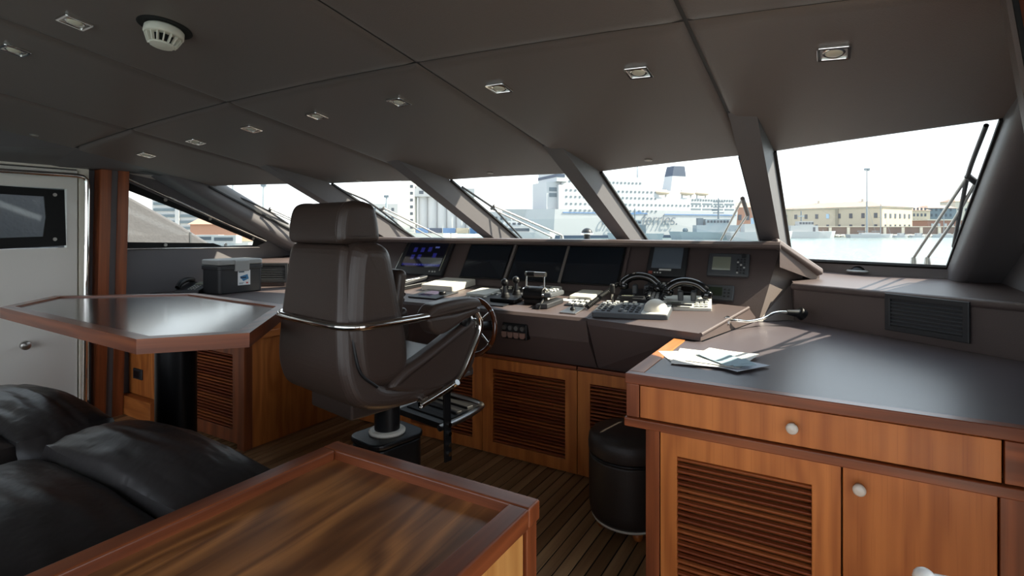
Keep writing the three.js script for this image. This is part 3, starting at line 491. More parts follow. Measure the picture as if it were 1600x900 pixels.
{ // black helm control panel with white caps
  const t = thing('control_panel', 'black control panel with rows of white push buttons on the desk', 'control panel');
  part(t, 'plate', prismY([[-0.26, -0.25], [0.13, -0.25], [0.165, 0.32], [-0.19, 0.32]], 0, 0.006, 0.001), M.black);
  const cap = lathe([[0, 0], [0.0135, 0], [0.0135, 0.006], [0.011, 0.009], [0, 0.009]], 16);
  for (const [x, d] of [[-0.235, -0.215], [-0.2, -0.19], [-0.225, -0.13], [-0.185, -0.115], [-0.15, -0.175], [-0.13, -0.135], [-0.11, -0.08], [-0.12, 0.02], [-0.09, 0.06], [-0.17, 0.25], [-0.13, 0.28], [-0.15, 0.2], [-0.1, 0.22], [-0.055, 0.27], [-0.06, 0.0], [0.02, 0.03], [0.055, -0.02], [0.03, 0.1], [0.075, 0.085], [0.12, 0.10], [0.06, 0.16], [0.1, 0.19], [0.135, 0.22], [0.085, 0.24], [0.04, 0.2]]) { const m = part(t, 'button', cap, M.ivory); m.position.set(x, 0.005, -d); }
  onDesk(t, -1.83, 3.02);
}
{ // twin joysticks on a small tray
  const t = thing('joystick_unit', 'pair of black ball-topped joysticks on a small black tray', 'joystick');
  part(t, 'tray', rbox(-0.1, 0.085, 0.0, 0.022, -0.075, 0.1, 0.005), M.black);
  for (const [x, d] of [[-0.018, -0.015], [0.01, 0.08]]) { const j = part(t, 'lever', lathe([[0, 0.015], [0.024, 0.015], [0.026, 0.03], [0.019, 0.05], [0.012, 0.085], [0.011, 0.1], [0, 0.1]], 20), M.gun); j.position.set(x, 0, -d); part(j, 'ball', new THREE.SphereGeometry(0.024, 20, 14).translate(0, 0.115, 0), M.black); part(j, 'boot', lathe([[0.028, 0.02], [0.03, 0.026], [0.024, 0.036], [0.026, 0.042], [0.02, 0.05]], 20), M.rubber); }
  onDesk(t, -1.752, 2.93).position.y += 0.006;
}
{ // throttle
  const t = thing('engine_throttle', 'chrome engine throttle with a cross grip on a black drum', 'throttle');
  part(t, 'drum', new THREE.CylinderGeometry(0.05, 0.05, 0.13, 32).rotateZ(Math.PI / 2).translate(0, 0.052, 0), M.black);
  part(t, 'base', rbox(-0.062, 0.062, 0, 0.03, -0.05, 0.05, 0.006), M.black);
  part(t, 'hub', new THREE.CylinderGeometry(0.04, 0.044, 0.02, 28).rotateZ(-Math.PI / 2).translate(0.072, 0.052, 0), M.chrome); part(t, 'hub', new THREE.CylinderGeometry(0.044, 0.04, 0.02, 28).rotateZ(-Math.PI / 2).translate(-0.072, 0.052, 0), M.chrome);
  for (const s of [-1, 1]) part(t, 'lever', bar(new THREE.Vector3(s * 0.062, 0.07, 0), new THREE.Vector3(s * 0.062, 0.175, -0.01), 0.012, 0.018, new THREE.Vector3(1, 0, 0), 0.004), M.chrome);
  part(t, 'grip', new THREE.CylinderGeometry(0.015, 0.015, 0.14, 20).rotateZ(Math.PI / 2).translate(0, 0.176, -0.01), M.brushed); part(t, 'grip_sleeve', new THREE.CylinderGeometry(0.0165, 0.0165, 0.05, 20).rotateZ(Math.PI / 2).translate(-0.03, 0.176, -0.01), M.black);
  onDesk(t, -1.565, 2.945);
}
{
  const t = thing('autopilot_head', 'pale grey autopilot head with small blue screen right of the throttle', 'instrument');
  part(t, 'case', prismY(rect(0.165, 0.21, 0.025), 0, 0.032, 0.007, null, 3), M.offwhite); part(t, 'screen', rbox(-0.055, 0.02, 0.031, 0.0335, -0.05, 0.065, 0.001), phys(0x273445, 0.12, { clearcoat: 1 }));
  for (let k = 0; k < 3; k++) part(t, 'key', rbox(0.038, 0.062, 0.031, 0.036, -0.06 + k * 0.045, -0.03 + k * 0.045, 0.003), M.ivory);
  onDesk(t, -1.635, 3.21);
}
{ // radio handset in a cradle at the front of the desk, its cord looping down
  const t = thing('radio_handset', 'grey radio handset with buttons in a cradle, cord hanging over the desk edge', 'handset');
  part(t, 'cradle', prismY([[-0.03, -0.13], [0.035, -0.11], [0.06, 0.06], [0.0, 0.08]], 0, 0.03, 0.006), M.charcoal);
  const b = part(t, 'body', new RoundedBoxGeometry(0.05, 0.032, 0.25, 3, 0.012).rotateX(-0.12).rotateY(0.12).translate(0.0, 0.055, -0.06), M.greyPlastic);
  for (let r = 0; r < 4; r++) for (let c = 0; c < 2; c++) part(b, 'key', rbox(-0.02 + c * 0.022, -0.005 + c * 0.022, 0.066 + r * 0.002, 0.073 + r * 0.003, -0.03 + r * 0.035, -0.012 + r * 0.035, 0.002), M.keycap);
  const P = (x, y, z) => new THREE.Vector3(x, y, z);
  part(t, 'cord', tube([P(-0.01, 0.045, 0.06), P(-0.005, 0.03, 0.105), P(-0.012, -0.01, 0.135), P(-0.028, -0.075, 0.14), P(-0.05, -0.115, 0.145), P(-0.075, -0.085, 0.145), P(-0.068, -0.03, 0.14), P(-0.03, 0.014, 0.118), P(0.02, 0.02, 0.09)], 0.007, 60, 8), M.rubber);
  onDesk(t, -1.455, 2.92);
}
{ const t = thing('switch_plate', 'black plate with pale rocker switches in front of the cream cover', 'switch panel'); part(t, 'plate', rbox(-0.065, 0.06, 0, 0.006, -0.08, 0.09, 0.002), M.black); for (let r = 0; r < 2; r++) for (let c = 0; c < 3; c++) part(t, 'switch', rbox(-0.05 + c * 0.037, -0.026 + c * 0.037, 0.005, 0.014, -0.055 + r * 0.07, -0.015 + r * 0.07, 0.003), M.keycap); onDesk(t, -1.30, 3.0); }
{ const t = thing('trim_control', 'small silver plate with a black toggle near the desk edge', 'switch panel'); part(t, 'plate', rbox(-0.05, 0.05, 0, 0.007, -0.075, 0.075, 0.002), M.brushed); part(t, 'toggle', lathe([[0, 0], [0.016, 0], [0.014, 0.01], [0.006, 0.016], [0.009, 0.03], [0, 0.034]], 18).translate(0, 0.006, 0), M.black); onDesk(t, -1.262, 2.82); }
{ const t = thing('label_card', 'small white card lying by the handset cradle', 'card'); part(t, 'card', rbox(-0.04, 0.04, 0, 0.003, -0.03, 0.03, 0.001), M.paper); onDesk(t, -1.405, 3.06); }
{ // radar keyboard with trackball
  const t = thing('radar_keyboard', 'grey radar keyboard with rows of keys and big white trackball', 'keyboard');
  part(t, 'case', prismY(rect(0.40, 0.27, 0.012), 0, 0.028, 0.005), M.greyPlastic); part(t, 'wrist_rest', prismY(rect(0.135, 0.262, 0.012), 0.027, 0.033, 0.002).translate(0.128, 0, 0), M.offwhite);
  const k0 = new RoundedBoxGeometry(0.018, 0.008, 0.018, 1, 0.002); for (let r = 0; r < 5; r++) for (let c = 0; c < 8; c++) { if (c === 3) continue; const m = part(t, 'key', k0, r === 4 ? M.keycap : (c + r) % 5 === 0 ? M.lightGrey : M.charcoal); m.position.set(-0.175 + c * 0.03, 0.031, 0.09 - r * 0.042); }
  for (const x of [-0.16, -0.11, -0.06, -0.01]) part(t, 'lamp_key', rbox(x - 0.012, x + 0.012, 0.028, 0.036, 0.105, 0.128, 0.002), M.ivory);
  part(t, 'trackball', new THREE.SphereGeometry(0.062, 28, 14, 0, Math.PI * 2, 0, Math.PI / 2).scale(1, 0.95, 1).translate(0.125, 0.03, 0.03), M.ivory);
  onDesk(t, -0.925, 2.875, 0.14).position.y += 0.002;
}
// telephones
function phone(label, x, d, turn, dark) {
  const t = thing('telephone', label, 'telephone', 'telephones on the console desk'), P = (a, b, c) => new THREE.Vector3(a, b, c);
  part(t, 'base', prismX([[-0.09, 0], [0.1, 0], [0.1, 0.05], [-0.09, 0.022]], -0.13, 0.13, 0.004), dark ? M.charcoal : M.offwhite);
  const k0 = new RoundedBoxGeometry(0.017, 0.008, 0.014, 1, 0.002); for (let r = 0; r < 4; r++) for (let c = 0; c < 3; c++) { const m = part(t, 'key', k0, dark ? M.lightGrey : M.keycap); m.position.set(0.055 + c * 0.024, 0.03 + r * 0.0048, 0.068 - r * 0.03); m.rotation.x = 0.146; }
  part(t, 'display', bx(-0.105, -0.03, 0.026, 0.034, -0.07, 0.0), M.lcd); part(t, 'key_row', rbox(-0.12, 0.03, 0.03, 0.04, -0.085, -0.072, 0.002), M.black);
  // curved handset across the cradle
  const hs = part(t, 'handset', tube([P(-0.105, 0.08, -0.03), P(-0.1, 0.105, -0.035), P(-0.055, 0.132, -0.045), P(0.0, 0.14, -0.045), P(0.06, 0.126, -0.04), P(0.105, 0.092, -0.03)], 0.025, 40, 14), M.blackGloss);
  part(hs, 'earpiece', lathe([[0, 0], [0.024, 0], [0.03, 0.008], [0.03, 0.03], [0.02, 0.04], [0, 0.042]], 20).translate(-0.102, 0.062, -0.032), M.blackGloss); part(hs, 'mouthpiece', lathe([[0, 0], [0.026, 0], [0.032, 0.008], [0.031, 0.034], [0.02, 0.042], [0, 0.044]], 20).translate(0.106, 0.052, -0.03), M.blackGloss);
  for (const q of [-0.05, 0.02]) part(t, 'cradle', rbox(q, q + 0.03, 0.03, 0.09, 0.01, 0.06, 0.01), M.greyPlastic);
  return onDesk(t, x, d, turn);
}
phone('dark telephone with black curved handset and coiled cords behind the keyboard', -0.985, 3.2, 0.16, true);
phone('light grey telephone with black curved handset near the right end of the desk', -0.685, 3.09, 0.18, false);
{ // coiled cords
  const coil = (pts, r, turns) => { const c = new THREE.CatmullRomCurve3(pts), o = []; for (let i = 0; i <= turns * 8; i++) { const s = i / (turns * 8), p = c.getPoint(s), tg = c.getTangent(s), n = new THREE.Vector3(0, 1, 0).cross(tg).normalize(), b = tg.clone().cross(n); o.push(p.addScaledVector(n, r * Math.cos(i * Math.PI / 4)).addScaledVector(b, r * Math.sin(i * Math.PI / 4))); } return new THREE.TubeGeometry(new THREE.CatmullRomCurve3(o), turns * 14, 0.0042, 6); };
  const y = (d) => deskY(d);
  solo('coiled_cord', coil([V(-1.19, y(2.86) + 0.018, 2.86), V(-1.185, y(3.0) + 0.035, 3.0), V(-1.175, y(3.12) + 0.05, 3.12), V(-1.13, y(3.22) + 0.09, 3.22)], 0.011, 26), M.rubber, 'black coiled telephone cord left of the keyboard', 'cord');
  solo('coiled_cord', coil([V(-0.86, y(3.0) + 0.04, 3.0), V(-0.80, y(2.98) + 0.06, 2.98), V(-0.785, y(3.02) + 0.11, 3.02), V(-0.84, y(3.05) + 0.13, 3.05), V(-0.90, y(3.03) + 0.10, 3.03), V(-0.88, y(3.0) + 0.055, 3.0)], 0.008, 24), M.rubber, 'black coiled cord looped between the two telephones', 'cord');
  const t = thing('microphone', 'black stalk microphone clipped beside the left telephone', 'microphone'); part(t, 'head', lathe([[0, 0], [0.012, 0], [0.016, 0.01], [0.016, 0.05], [0.012, 0.058], [0, 0.06]], 18).translate(0, 0.06, 0), M.rubber); part(t, 'stem', new THREE.CylinderGeometry(0.006, 0.008, 0.065, 12).translate(0, 0.032, 0), M.chrome); onDesk(t, -1.11, 3.06);
}
{ // touch pad and small handset at the left
  const t = thing('touch_pad', 'black cursor pad with violet screen and a knob on the left of the desk', 'control panel'); part(t, 'plate', prismY([[-0.12, -0.12], [0.12, -0.12], [0.13, 0.12], [-0.14, 0.12]], 0, 0.01, 0.003), M.charcoal); part(t, 'screen', rbox(-0.075, 0.03, 0.009, 0.012, -0.07, 0.08, 0.001), phys(0x5b5170, 0.15, { clearcoat: 1 })); part(t, 'knob', lathe([[0, 0], [0.026, 0], [0.024, 0.02], [0, 0.022]], 24).translate(0.075, 0.01, -0.01), M.black); onDesk(t, -2.36, 2.92);
  const h = thing('radio_handset', 'black handset with silver face lying below the lit monitor', 'handset'); part(h, 'cradle', rbox(-0.04, 0.04, 0, 0.03, -0.12, 0.12, 0.006), M.black); part(h, 'body', new RoundedBoxGeometry(0.055, 0.03, 0.24, 3, 0.01).rotateX(0.08).translate(0, 0.05, 0), M.charcoal); part(h, 'face', rbox(-0.022, 0.022, 0.062, 0.068, -0.1, 0.07, 0.002), M.brushed); onDesk(h, -2.70, 3.12, -0.25);
  const b = thing('horn_button', 'single white push button on the desk above the steering wheel', 'button'); part(b, 'cap', lathe([[0, 0], [0.02, 0], [0.021, 0.006], [0.017, 0.014], [0, 0.015]], 20), M.ivory); part(b, 'collar', lathe([[0.02, 0], [0.027, 0], [0.027, 0.005], [0.02, 0.006]], 20), M.chrome); onDesk(b, -2.08, 2.80);
}
{ // flexible chart lamp
  const t = thing('chart_lamp', 'chrome gooseneck lamp with black head beside the end of the console', 'lamp');
  part(t, 'socket', rbox(-0.455, -0.43, 0.935, 0.972, 2.885, 2.93, 0.004), M.chrome);
  part(t, 'gooseneck', tube([V(-0.44, 0.952, 2.91), V(-0.40, 0.95, 2.94), V(-0.355, 0.937, 3.03), V(-0.30, 0.944, 3.12), V(-0.262, 0.965, 3.17), V(-0.225, 0.972, 3.20), V(-0.18, 0.972, 3.22)], 0.0085, 60, 10), M.chrome);
  part(t, 'head', rod(V(-0.195, 0.972, 3.215), V(-0.135, 0.965, 3.25), 0.013, 0.022), M.black); part(t, 'shade', rod(V(-0.14, 0.975, 3.245), V(-0.118, 0.955, 3.26), 0.03, 0.032), M.black);
  settle(t);
}
{ // papers: a fan of sheets and a blue folder
  const sheet = (name, x, d, w, l, turn, y, mat, label, bend = 0.004) => { const g = new THREE.BoxGeometry(w, 0.0012, l, 10, 1, 10), p = g.attributes.position; for (let i = 0; i < p.count; i++) p.setY(i, p.getY(i) + bend * (0.5 + 0.5 * Math.sin(p.getX(i) * 26 + p.getZ(i) * 9)) * 0.6 + bend * Math.max(0, p.getX(i) / w) * 0.8); g.computeVertexNormals(); const m = solo(name, g, mat, label, 'paper', 'papers on the starboard worktop'); m.position.set(x, y, -d); m.rotation.y = turn; return m; };
  sheet('paper_sheet', -0.50, 2.21, 0.15, 0.21, 0.55, 0.902, M.paper, 'white sheet at the left of the paper pile');
  sheet('paper_sheet', -0.43, 2.22, 0.21, 0.27, 0.1, 0.905, M.paper, 'white sheet in the middle of the paper pile');
  sheet('paper_sheet', -0.36, 2.25, 0.20, 0.27, -0.15, 0.909, M.paper, 'broad white sheet under the blue leaflet');
  sheet('paper_sheet', -0.29, 2.17, 0.13, 0.18, -0.55, 0.905, std(0xd6dce6, 0.85), 'pale sheet poking out at the right of the pile');
  sheet('leaflet', -0.355, 2.20, 0.10, 0.21, 0.75, 0.916, M.paperBlue, 'folded pale blue leaflet on top of the papers', 0.008);
  sheet('leaflet', -0.285, 2.155, 0.08, 0.10, 0.5, 0.918, M.paperBlue, 'small blue leaflet lying across the folded one', 0.006);
}

// ---------------------------------------------------------------- steering wheel
{
  const t = thing('steering_wheel', 'dark varnished wooden steering wheel with chrome spokes on the console front', 'steering wheel'), R = 0.155;
  const rim = part(t, 'rim', new THREE.TorusGeometry(R, 0.0145, 18, 72), phys(0x5a2c14, 0.15, { clearcoat: 1, clearcoatRoughness: 0.05 }));
  for (let k = 0; k < 5; k++) { const a = Math.PI / 2 + k * 2 * Math.PI / 5 + 0.35, c = Math.cos(a), s = Math.sin(a); part(t, 'spoke', rod(new THREE.Vector3(c * 0.03, s * 0.03, -0.025), new THREE.Vector3(c * (R - 0.008), s * (R - 0.008), 0), 0.008, 0.0065), M.chrome); const b = part(rim, 'band', new THREE.TorusGeometry(R, 0.0155, 14, 4, 0.07), M.chrome); b.rotation.z = a - 0.035; }
  part(t, 'hub', lathe([[0, 0], [0.045, 0], [0.048, 0.012], [0.038, 0.026], [0.015, 0.034], [0, 0.034]], 32).rotateX(Math.PI / 2).translate(0, 0, -0.035), M.chrome);
  part(t, 'shaft', rod(new THREE.Vector3(0, 0, -0.03), new THREE.Vector3(0, 0.0, -0.275), 0.02, 0.035), M.black);
  t.position.set(-1.735, 0.866, -2.49); t.rotation.x = -0.12;
}
// ---------------------------------------------------------------- helm chair
{
  const t = thing('helm_chair', 'high-backed brown leather helm chair with headrest on a black pedestal', 'chair'), L = M.chairLeather, v = (x, y, f) => V(x, y, f);
  // pedestal
  const ped = part(t, 'pedestal', prismY(rect(0.24, 0.29, 0.06), 0.0, 0.375, 0.006, null, 3), M.gun); part(ped, 'lid', prismY(rect(0.252, 0.305, 0.06), 0.382, 0.408, 0.009, null, 3), M.black); part(ped, 'lock', ball(v(0.122, 0.27, -0.05), 0.011, 12), M.chrome); part(ped, 'collar', lathe([[0.062, 0], [0.088, 0], [0.09, 0.012], [0.08, 0.02], [0.062, 0.02]], 32).translate(0, 0.408, 0), M.ivory);
  part(t, 'column', new THREE.CylinderGeometry(0.062, 0.062, 0.24, 32).translate(0, 0.52, 0), M.black);
  part(t, 'slide_box', rbox(-0.19, 0.15, 0.575, 0.665, -0.30, 0.10, 0.012), L, { label: 'leather skirt under the seat' });
  // outer shell: back and bottom in one sweep
  const prof = curveLoop([[-0.385, 1.33], [-0.41, 1.15], [-0.425, 0.95], [-0.42, 0.80], [-0.37, 0.69], [-0.25, 0.64], [-0.05, 0.625], [0.15, 0.645], [0.30, 0.695], [0.315, 0.73], [0.2, 0.735], [-0.1, 0.73], [-0.25, 0.77], [-0.30, 0.95], [-0.31, 1.15], [-0.30, 1.31], [-0.33, 1.345]], 6);
  const sg = prismX(prof, -0.278, 0.278, 0.045, 6), sp = sg.attributes.position; for (let i = 0; i < sp.count; i++) sp.setX(i, sp.getX(i) * (1.10 - 0.42 * Math.max(0, sp.getY(i) - 0.68))); sg.computeVertexNormals();
  part(t, 'shell', sg, L, { g: 'y' });
  for (const s of [-1, 1]) part(t, 'piping_groove', tube([[1.32, -0.345], [1.2, -0.362], [1.05, -0.37], [0.92, -0.368], [0.82, -0.345], [0.75, -0.27]].map(([y, f]) => v(s * (0.278 * (1.10 - 0.42 * (y - 0.68)) + 0.002), y, f)), 0.007, 40, 8), M.black);  // black tubes drawn as the shaded groove between shell and cushion
  // back cushion with side bolsters, wider than the shell
  const bc = curveLoop([[-0.36, 1.33], [-0.385, 1.12], [-0.385, 0.92], [-0.34, 0.76], [-0.2, 0.73], [-0.1, 0.78], [-0.09, 0.90], [-0.13, 1.08], [-0.165, 1.24], [-0.195, 1.33], [-0.27, 1.36]], 6);
  part(t, 'back_cushion', prismX(bc, -0.302, 0.302, 0.06, 7), L, { g: 'y' });
  part(t, 'backrest_pad', new RoundedBoxGeometry(0.40, 0.46, 0.06, 5, 0.028).rotateX(-0.15).translate(0, 1.0, 0.085), L, { g: 'y' });
  const hr = part(t, 'headrest', prismX(curveLoop([[-0.385, 1.365], [-0.39, 1.42], [-0.375, 1.50], [-0.34, 1.532], [-0.27, 1.537], [-0.215, 1.52], [-0.19, 1.45], [-0.185, 1.37], [-0.22, 1.352], [-0.34, 1.35]], 6), -0.25, 0.21, 0.035, 6), L, { g: 'y' });
  for (const s of [-0.216, 0.176]) part(hr, 'piping_groove', tube([[-0.386, 1.365], [-0.391, 1.42], [-0.376, 1.50], [-0.341, 1.533], [-0.27, 1.538], [-0.214, 1.521]].map(([f, y]) => v(s, y, f)), 0.0022, 30, 6), L);
  part(t, 'seat_cushion', rbox(-0.235, 0.235, 0.71, 0.80, -0.2, 0.29, 0.04, 4), L, { g: 'z' });
  for (const s of [-1, 1]) { // side wings
    const wing = curveLoop([[-0.20, 0.72], [0.0, 0.665], [0.2, 0.68], [0.30, 0.73], [0.325, 0.84], [0.315, 0.955], [0.26, 0.96], [0.12, 0.90], [-0.02, 0.84], [-0.15, 0.79]], 6);
    const w = part(t, 'side_wing', prismX(wing, -0.045, 0.045, 0.03, 6), L, { g: 'y' }); w.position.x = s * 0.268;
    const arm = part(t, 'armrest', prismX(curveLoop([[-0.02, 1.01], [0.0, 1.06], [0.06, 1.075], [0.2, 1.082], [0.29, 1.075], [0.315, 1.055], [0.31, 1.03], [0.15, 1.015]], 6), -0.05, 0.05, 0.022, 5), L, { g: 'z' });
    arm.position.x = s * 0.30; const under = part(arm, 'armrest_lower', prismX(curveLoop([[-0.015, 0.975], [-0.01, 1.015], [0.14, 1.018], [0.30, 1.026], [0.305, 1.0], [0.2, 0.97], [0.08, 0.93], [0.02, 0.935]], 6), -0.046, 0.046, 0.02, 5), L, { g: 'z' });
    part(t, 'arm_bracket', lathe([[0, -0.012], [0.03, -0.012], [0.03, 0.012], [0, 0.012]], 20).rotateZ(Math.PI / 2).translate(s * 0.30, 0.965, -0.245), M.black);
    part(t, 'side_tube', tube([v(s * 0.318, 1.01, 0.30), v(s * 0.325, 0.96, 0.325), v(s * 0.325, 0.90, 0.32), v(s * 0.325, 0.80, 0.26), v(s * 0.325, 0.715, 0.20), v(s * 0.325, 0.675, 0.14), v(s * 0.325, 0.645, 0.03), v(s * 0.325, 0.625, -0.06)], 0.0155, 60, 14), M.chrome);
    for (const f of [-0.03, 0.12]) part(t, 'tube_bracket', rod(v(s * 0.24, 0.655 + 0.1 * f, f), v(s * 0.322, 0.64 + 0.1 * f, f), 0.02), M.chrome);
    part(t, 'release_knob', rod(v(s * 0.325, 0.672, 0.145), v(s * 0.352, 0.69, 0.145), 0.014), M.brushed);
  }
  // chrome rail around the back
  part(t, 'back_rail', tube([v(-0.32, 1.02, 0.06), v(-0.322, 1.02, -0.12), v(-0.315, 1.02, -0.33), v(-0.285, 1.02, -0.40), v(-0.2, 1.02, -0.432), v(0.0, 1.02, -0.438), v(0.2, 1.02, -0.432), v(0.295, 1.02, -0.40), v(0.33, 1.02, -0.33), v(0.335, 1.02, -0.12), v(0.325, 1.02, 0.03)], 0.0165, 100, 14), M.chrome);
  for (const s of [-1, 1]) part(t, 'rail_bracket', rod(v(s * 0.12, 1.02, -0.40), v(s * 0.12, 1.02, -0.434), 0.016), M.black);
  // footrest
  const fr = part(t, 'footrest', prismX([[0.2, 0.405], [0.49, 0.435], [0.49, 0.455], [0.2, 0.435]], -0.17, 0.17, 0.004), M.black);
  part(fr, 'rim', tube([v(-0.195, 0.425, 0.17), v(-0.195, 0.432, 0.32), v(-0.185, 0.447, 0.46), v(-0.13, 0.452, 0.515), v(0.13, 0.452, 0.515), v(0.185, 0.447, 0.46), v(0.195, 0.432, 0.32), v(0.195, 0.425, 0.17)], 0.0165, 80, 12), M.brushed);
  for (let k = 0; k < 3; k++) part(fr, 'tread', rbox(-0.15, 0.15, 0.428 + 0.006 * k, 0.447 + 0.007 * k, 0.24 + k * 0.085, 0.285 + k * 0.085, 0.004), M.rubber);
  for (const s of [-1, 1]) { const h = part(t, 'footrest_hanger', bar(v(s * 0.225, 0.68, 0.19), v(s * 0.225, 0.26, 0.20), 0.012, 0.045, new THREE.Vector3(1, 0, 0), 0.003), M.gun); for (const y of [0.30, 0.345, 0.40, 0.445]) part(h, 'bolt', rod(v(s * 0.229, y, 0.20), v(s * 0.242, y, 0.20), 0.011), M.chrome); }
  place(t, -1.89, 0, 1.98, -0.175);
}
// ---------------------------------------------------------------- stool, sofa, tables
{
  const t = thing('round_stool', 'dark brown leather drum stool on ball feet tucked beside the starboard cabinet', 'stool');
  part(t, 'drum', lathe([[0, 0.052], [0.168, 0.052], [0.183, 0.075], [0.19, 0.12], [0.19, 0.335], [0.184, 0.35], [0, 0.35]], 48), M.stoolLeather);
  part(t, 'cushion', lathe([[0, 0.35], [0.183, 0.352], [0.192, 0.366], [0.194, 0.40], [0.19, 0.43], [0.172, 0.452], [0.12, 0.464], [0, 0.468]], 48), M.stoolLeather);
  part(t, 'welt', new THREE.TorusGeometry(0.185, 0.005, 8, 60).rotateX(Math.PI / 2).translate(0, 0.351, 0), M.black); part(t, 'base_ring', lathe([[0.15, 0.05], [0.17, 0.045], [0.178, 0.058], [0.15, 0.06]], 40), M.ivory);
  for (let k = 0; k < 4; k++) { const a = 0.95 + k * Math.PI / 2; part(t, 'foot', lathe([[0, 0], [0.016, 0], [0.024, 0.014], [0.025, 0.028], [0.017, 0.044], [0.016, 0.052], [0, 0.052]], 20).translate(0.13 * Math.cos(a), 0, 0.13 * Math.sin(a)), M.teak); }
  place(t, -0.825, 0, 2.5);
}
// a soft upholstered block: rounded, bulging on top, slightly creased
function cushionGeo(w, h, l, puff, round = 0.4, s = 1) {
  const g = new THREE.BoxGeometry(2, 2, 2, 44, 16, 36), p = g.attributes.position;
  for (let i = 0; i < p.count; i++) {
    const x = p.getX(i), y = p.getY(i), z = p.getZ(i), k = round, q = (a, b, c) => a * (1 - k + k * Math.sqrt(Math.max(0, 1 - b * b / 2 - c * c / 2 + b * b * c * c / 3)));
    let X = q(x, y, z), Y = q(y, x, z), Z = q(z, x, y);
    const top = Math.max(0, y), bulge = puff * top * (1 - x * x) ** 0.7 * (1 - z * z) ** 0.6;
    const cr = 0.006 * top * (fbm(x * 3 + s * 4 + 20, z * 5 + 20, 64, 64, 3, s) - 0.5) * 2 + 0.0035 * top * Math.sin(z * 15 + 4 * fbm(x * 2 + 9 + s, z * 2 + 9, 64, 64, 2, 1)) * Math.exp(-((x - 0.1 * s) ** 2) * 5);
    p.setXYZ(i, X * w / 2, Y * h / 2 + bulge + cr, Z * l / 2);
  }
  g.computeVertexNormals(); return g;
}
{
  const t = thing('sofa', 'black leather sofa with puffy cushions facing the pedestal table', 'sofa');
  part(t, 'base', rbox(-3.45, -1.375, 0.0, 0.46, 0.02, 0.985, 0.02), M.stoolLeather, { g: 'x' });
  const add = (x, y, d, w, h, l, puff, s, rx = 0, name = 'seat_cushion') => { const m = part(t, name, cushionGeo(w, h, l, puff, 0.42, s).rotateX(rx), M.sofaLeather, { g: 'x' }); m.position.set(x, y, -d); };
  add(-1.885, 0.58, 0.905, 1.0, 0.24, 0.34, 0.06, 1); add(-2.885, 0.56, 0.89, 1.0, 0.25, 0.36, 0.06, 2);
  add(-1.885, 0.545, 0.50, 1.0, 0.25, 0.58, 0.05, 3, 0, 'wide_cushion'); add(-2.885, 0.55, 0.50, 1.0, 0.25, 0.58, 0.05, 4, 0, 'wide_cushion');
  settle(t);
}
{
  const t = thing('low_cabinet', 'foreground low cabinet with raised reddish rim and walnut top', 'cabinet', 'wheelhouse cabinets'), x0 = -1.337, x1 = -0.614, d1 = 1.176, d0 = -0.55;
  const rimW = 0.056, top = 0.752;
  const g = prismY([[x0 + rimW - 0.005, d0], [x1 - rimW + 0.005, d0], [x1 - rimW + 0.005, d1 - rimW + 0.005], [x0 + rimW - 0.005, d1 - rimW + 0.005]], 0.70, 0.724).rotateY(0.0);
  { const q = uvm(g, 'z'), uv = q.attributes.uv, a = 0.06, c = Math.cos(a), s = Math.sin(a); for (let i = 0; i < uv.count; i++) { const u = uv.getX(i), w = uv.getY(i); uv.setXY(i, u * c - w * s, u * s + w * c); } part(t, 'top_panel', q, M.walnut); }
  part(t, 'rim', hexaRim([x0, d1 - rimW], [x1, d1]), M.trim, { g: 'x' }); part(t, 'rim', hexaRim([x0, d0], [x0 + rimW, d1 - rimW]), M.trim, { g: 'z' }); part(t, 'rim', hexaRim([x1 - rimW, d0], [x1, d1 - rimW]), M.trim, { g: 'z', ou: 0.2 });
  function hexaRim(a, b) { return rbox(a[0], b[0], 0.703, top, a[1], b[1], 0.006, 3); }
  part(t, 'post', rbox(x1 - 0.055, x1 - 0.006, 0.0, 0.703, d1 - 0.055, d1 - 0.006, 0.003), M.trim, { g: 'y' }); part(t, 'post', rbox(x0 + 0.006, x0 + 0.055, 0, 0.703, d1 - 0.055, d1 - 0.006, 0.003), M.trim, { g: 'y' });
  part(t, 'side_panel', rbox(x1 - 0.03, x1 - 0.012, 0.02, 0.70, d0 + 0.01, d1 - 0.064, 0.002), std(0xffffff, 0.45, { map: wood([214, 160, 92], [176, 118, 58], { bands: 5, arch: 0.25, k: 3 }) }), { g: 'y' });
  part(t, 'front_panel', rbox(x0 + 0.056, x1 - 0.056, 0.02, 0.70, d1 - 0.03, d1 - 0.014, 0.002), M.teak, { g: 'y' }); part(t, 'body', bx(x0 + 0.015, x1 - 0.04, 0.0, 0.69, d0 + 0.02, d1 - 0.04), M.carcass);
  settle(t);
}
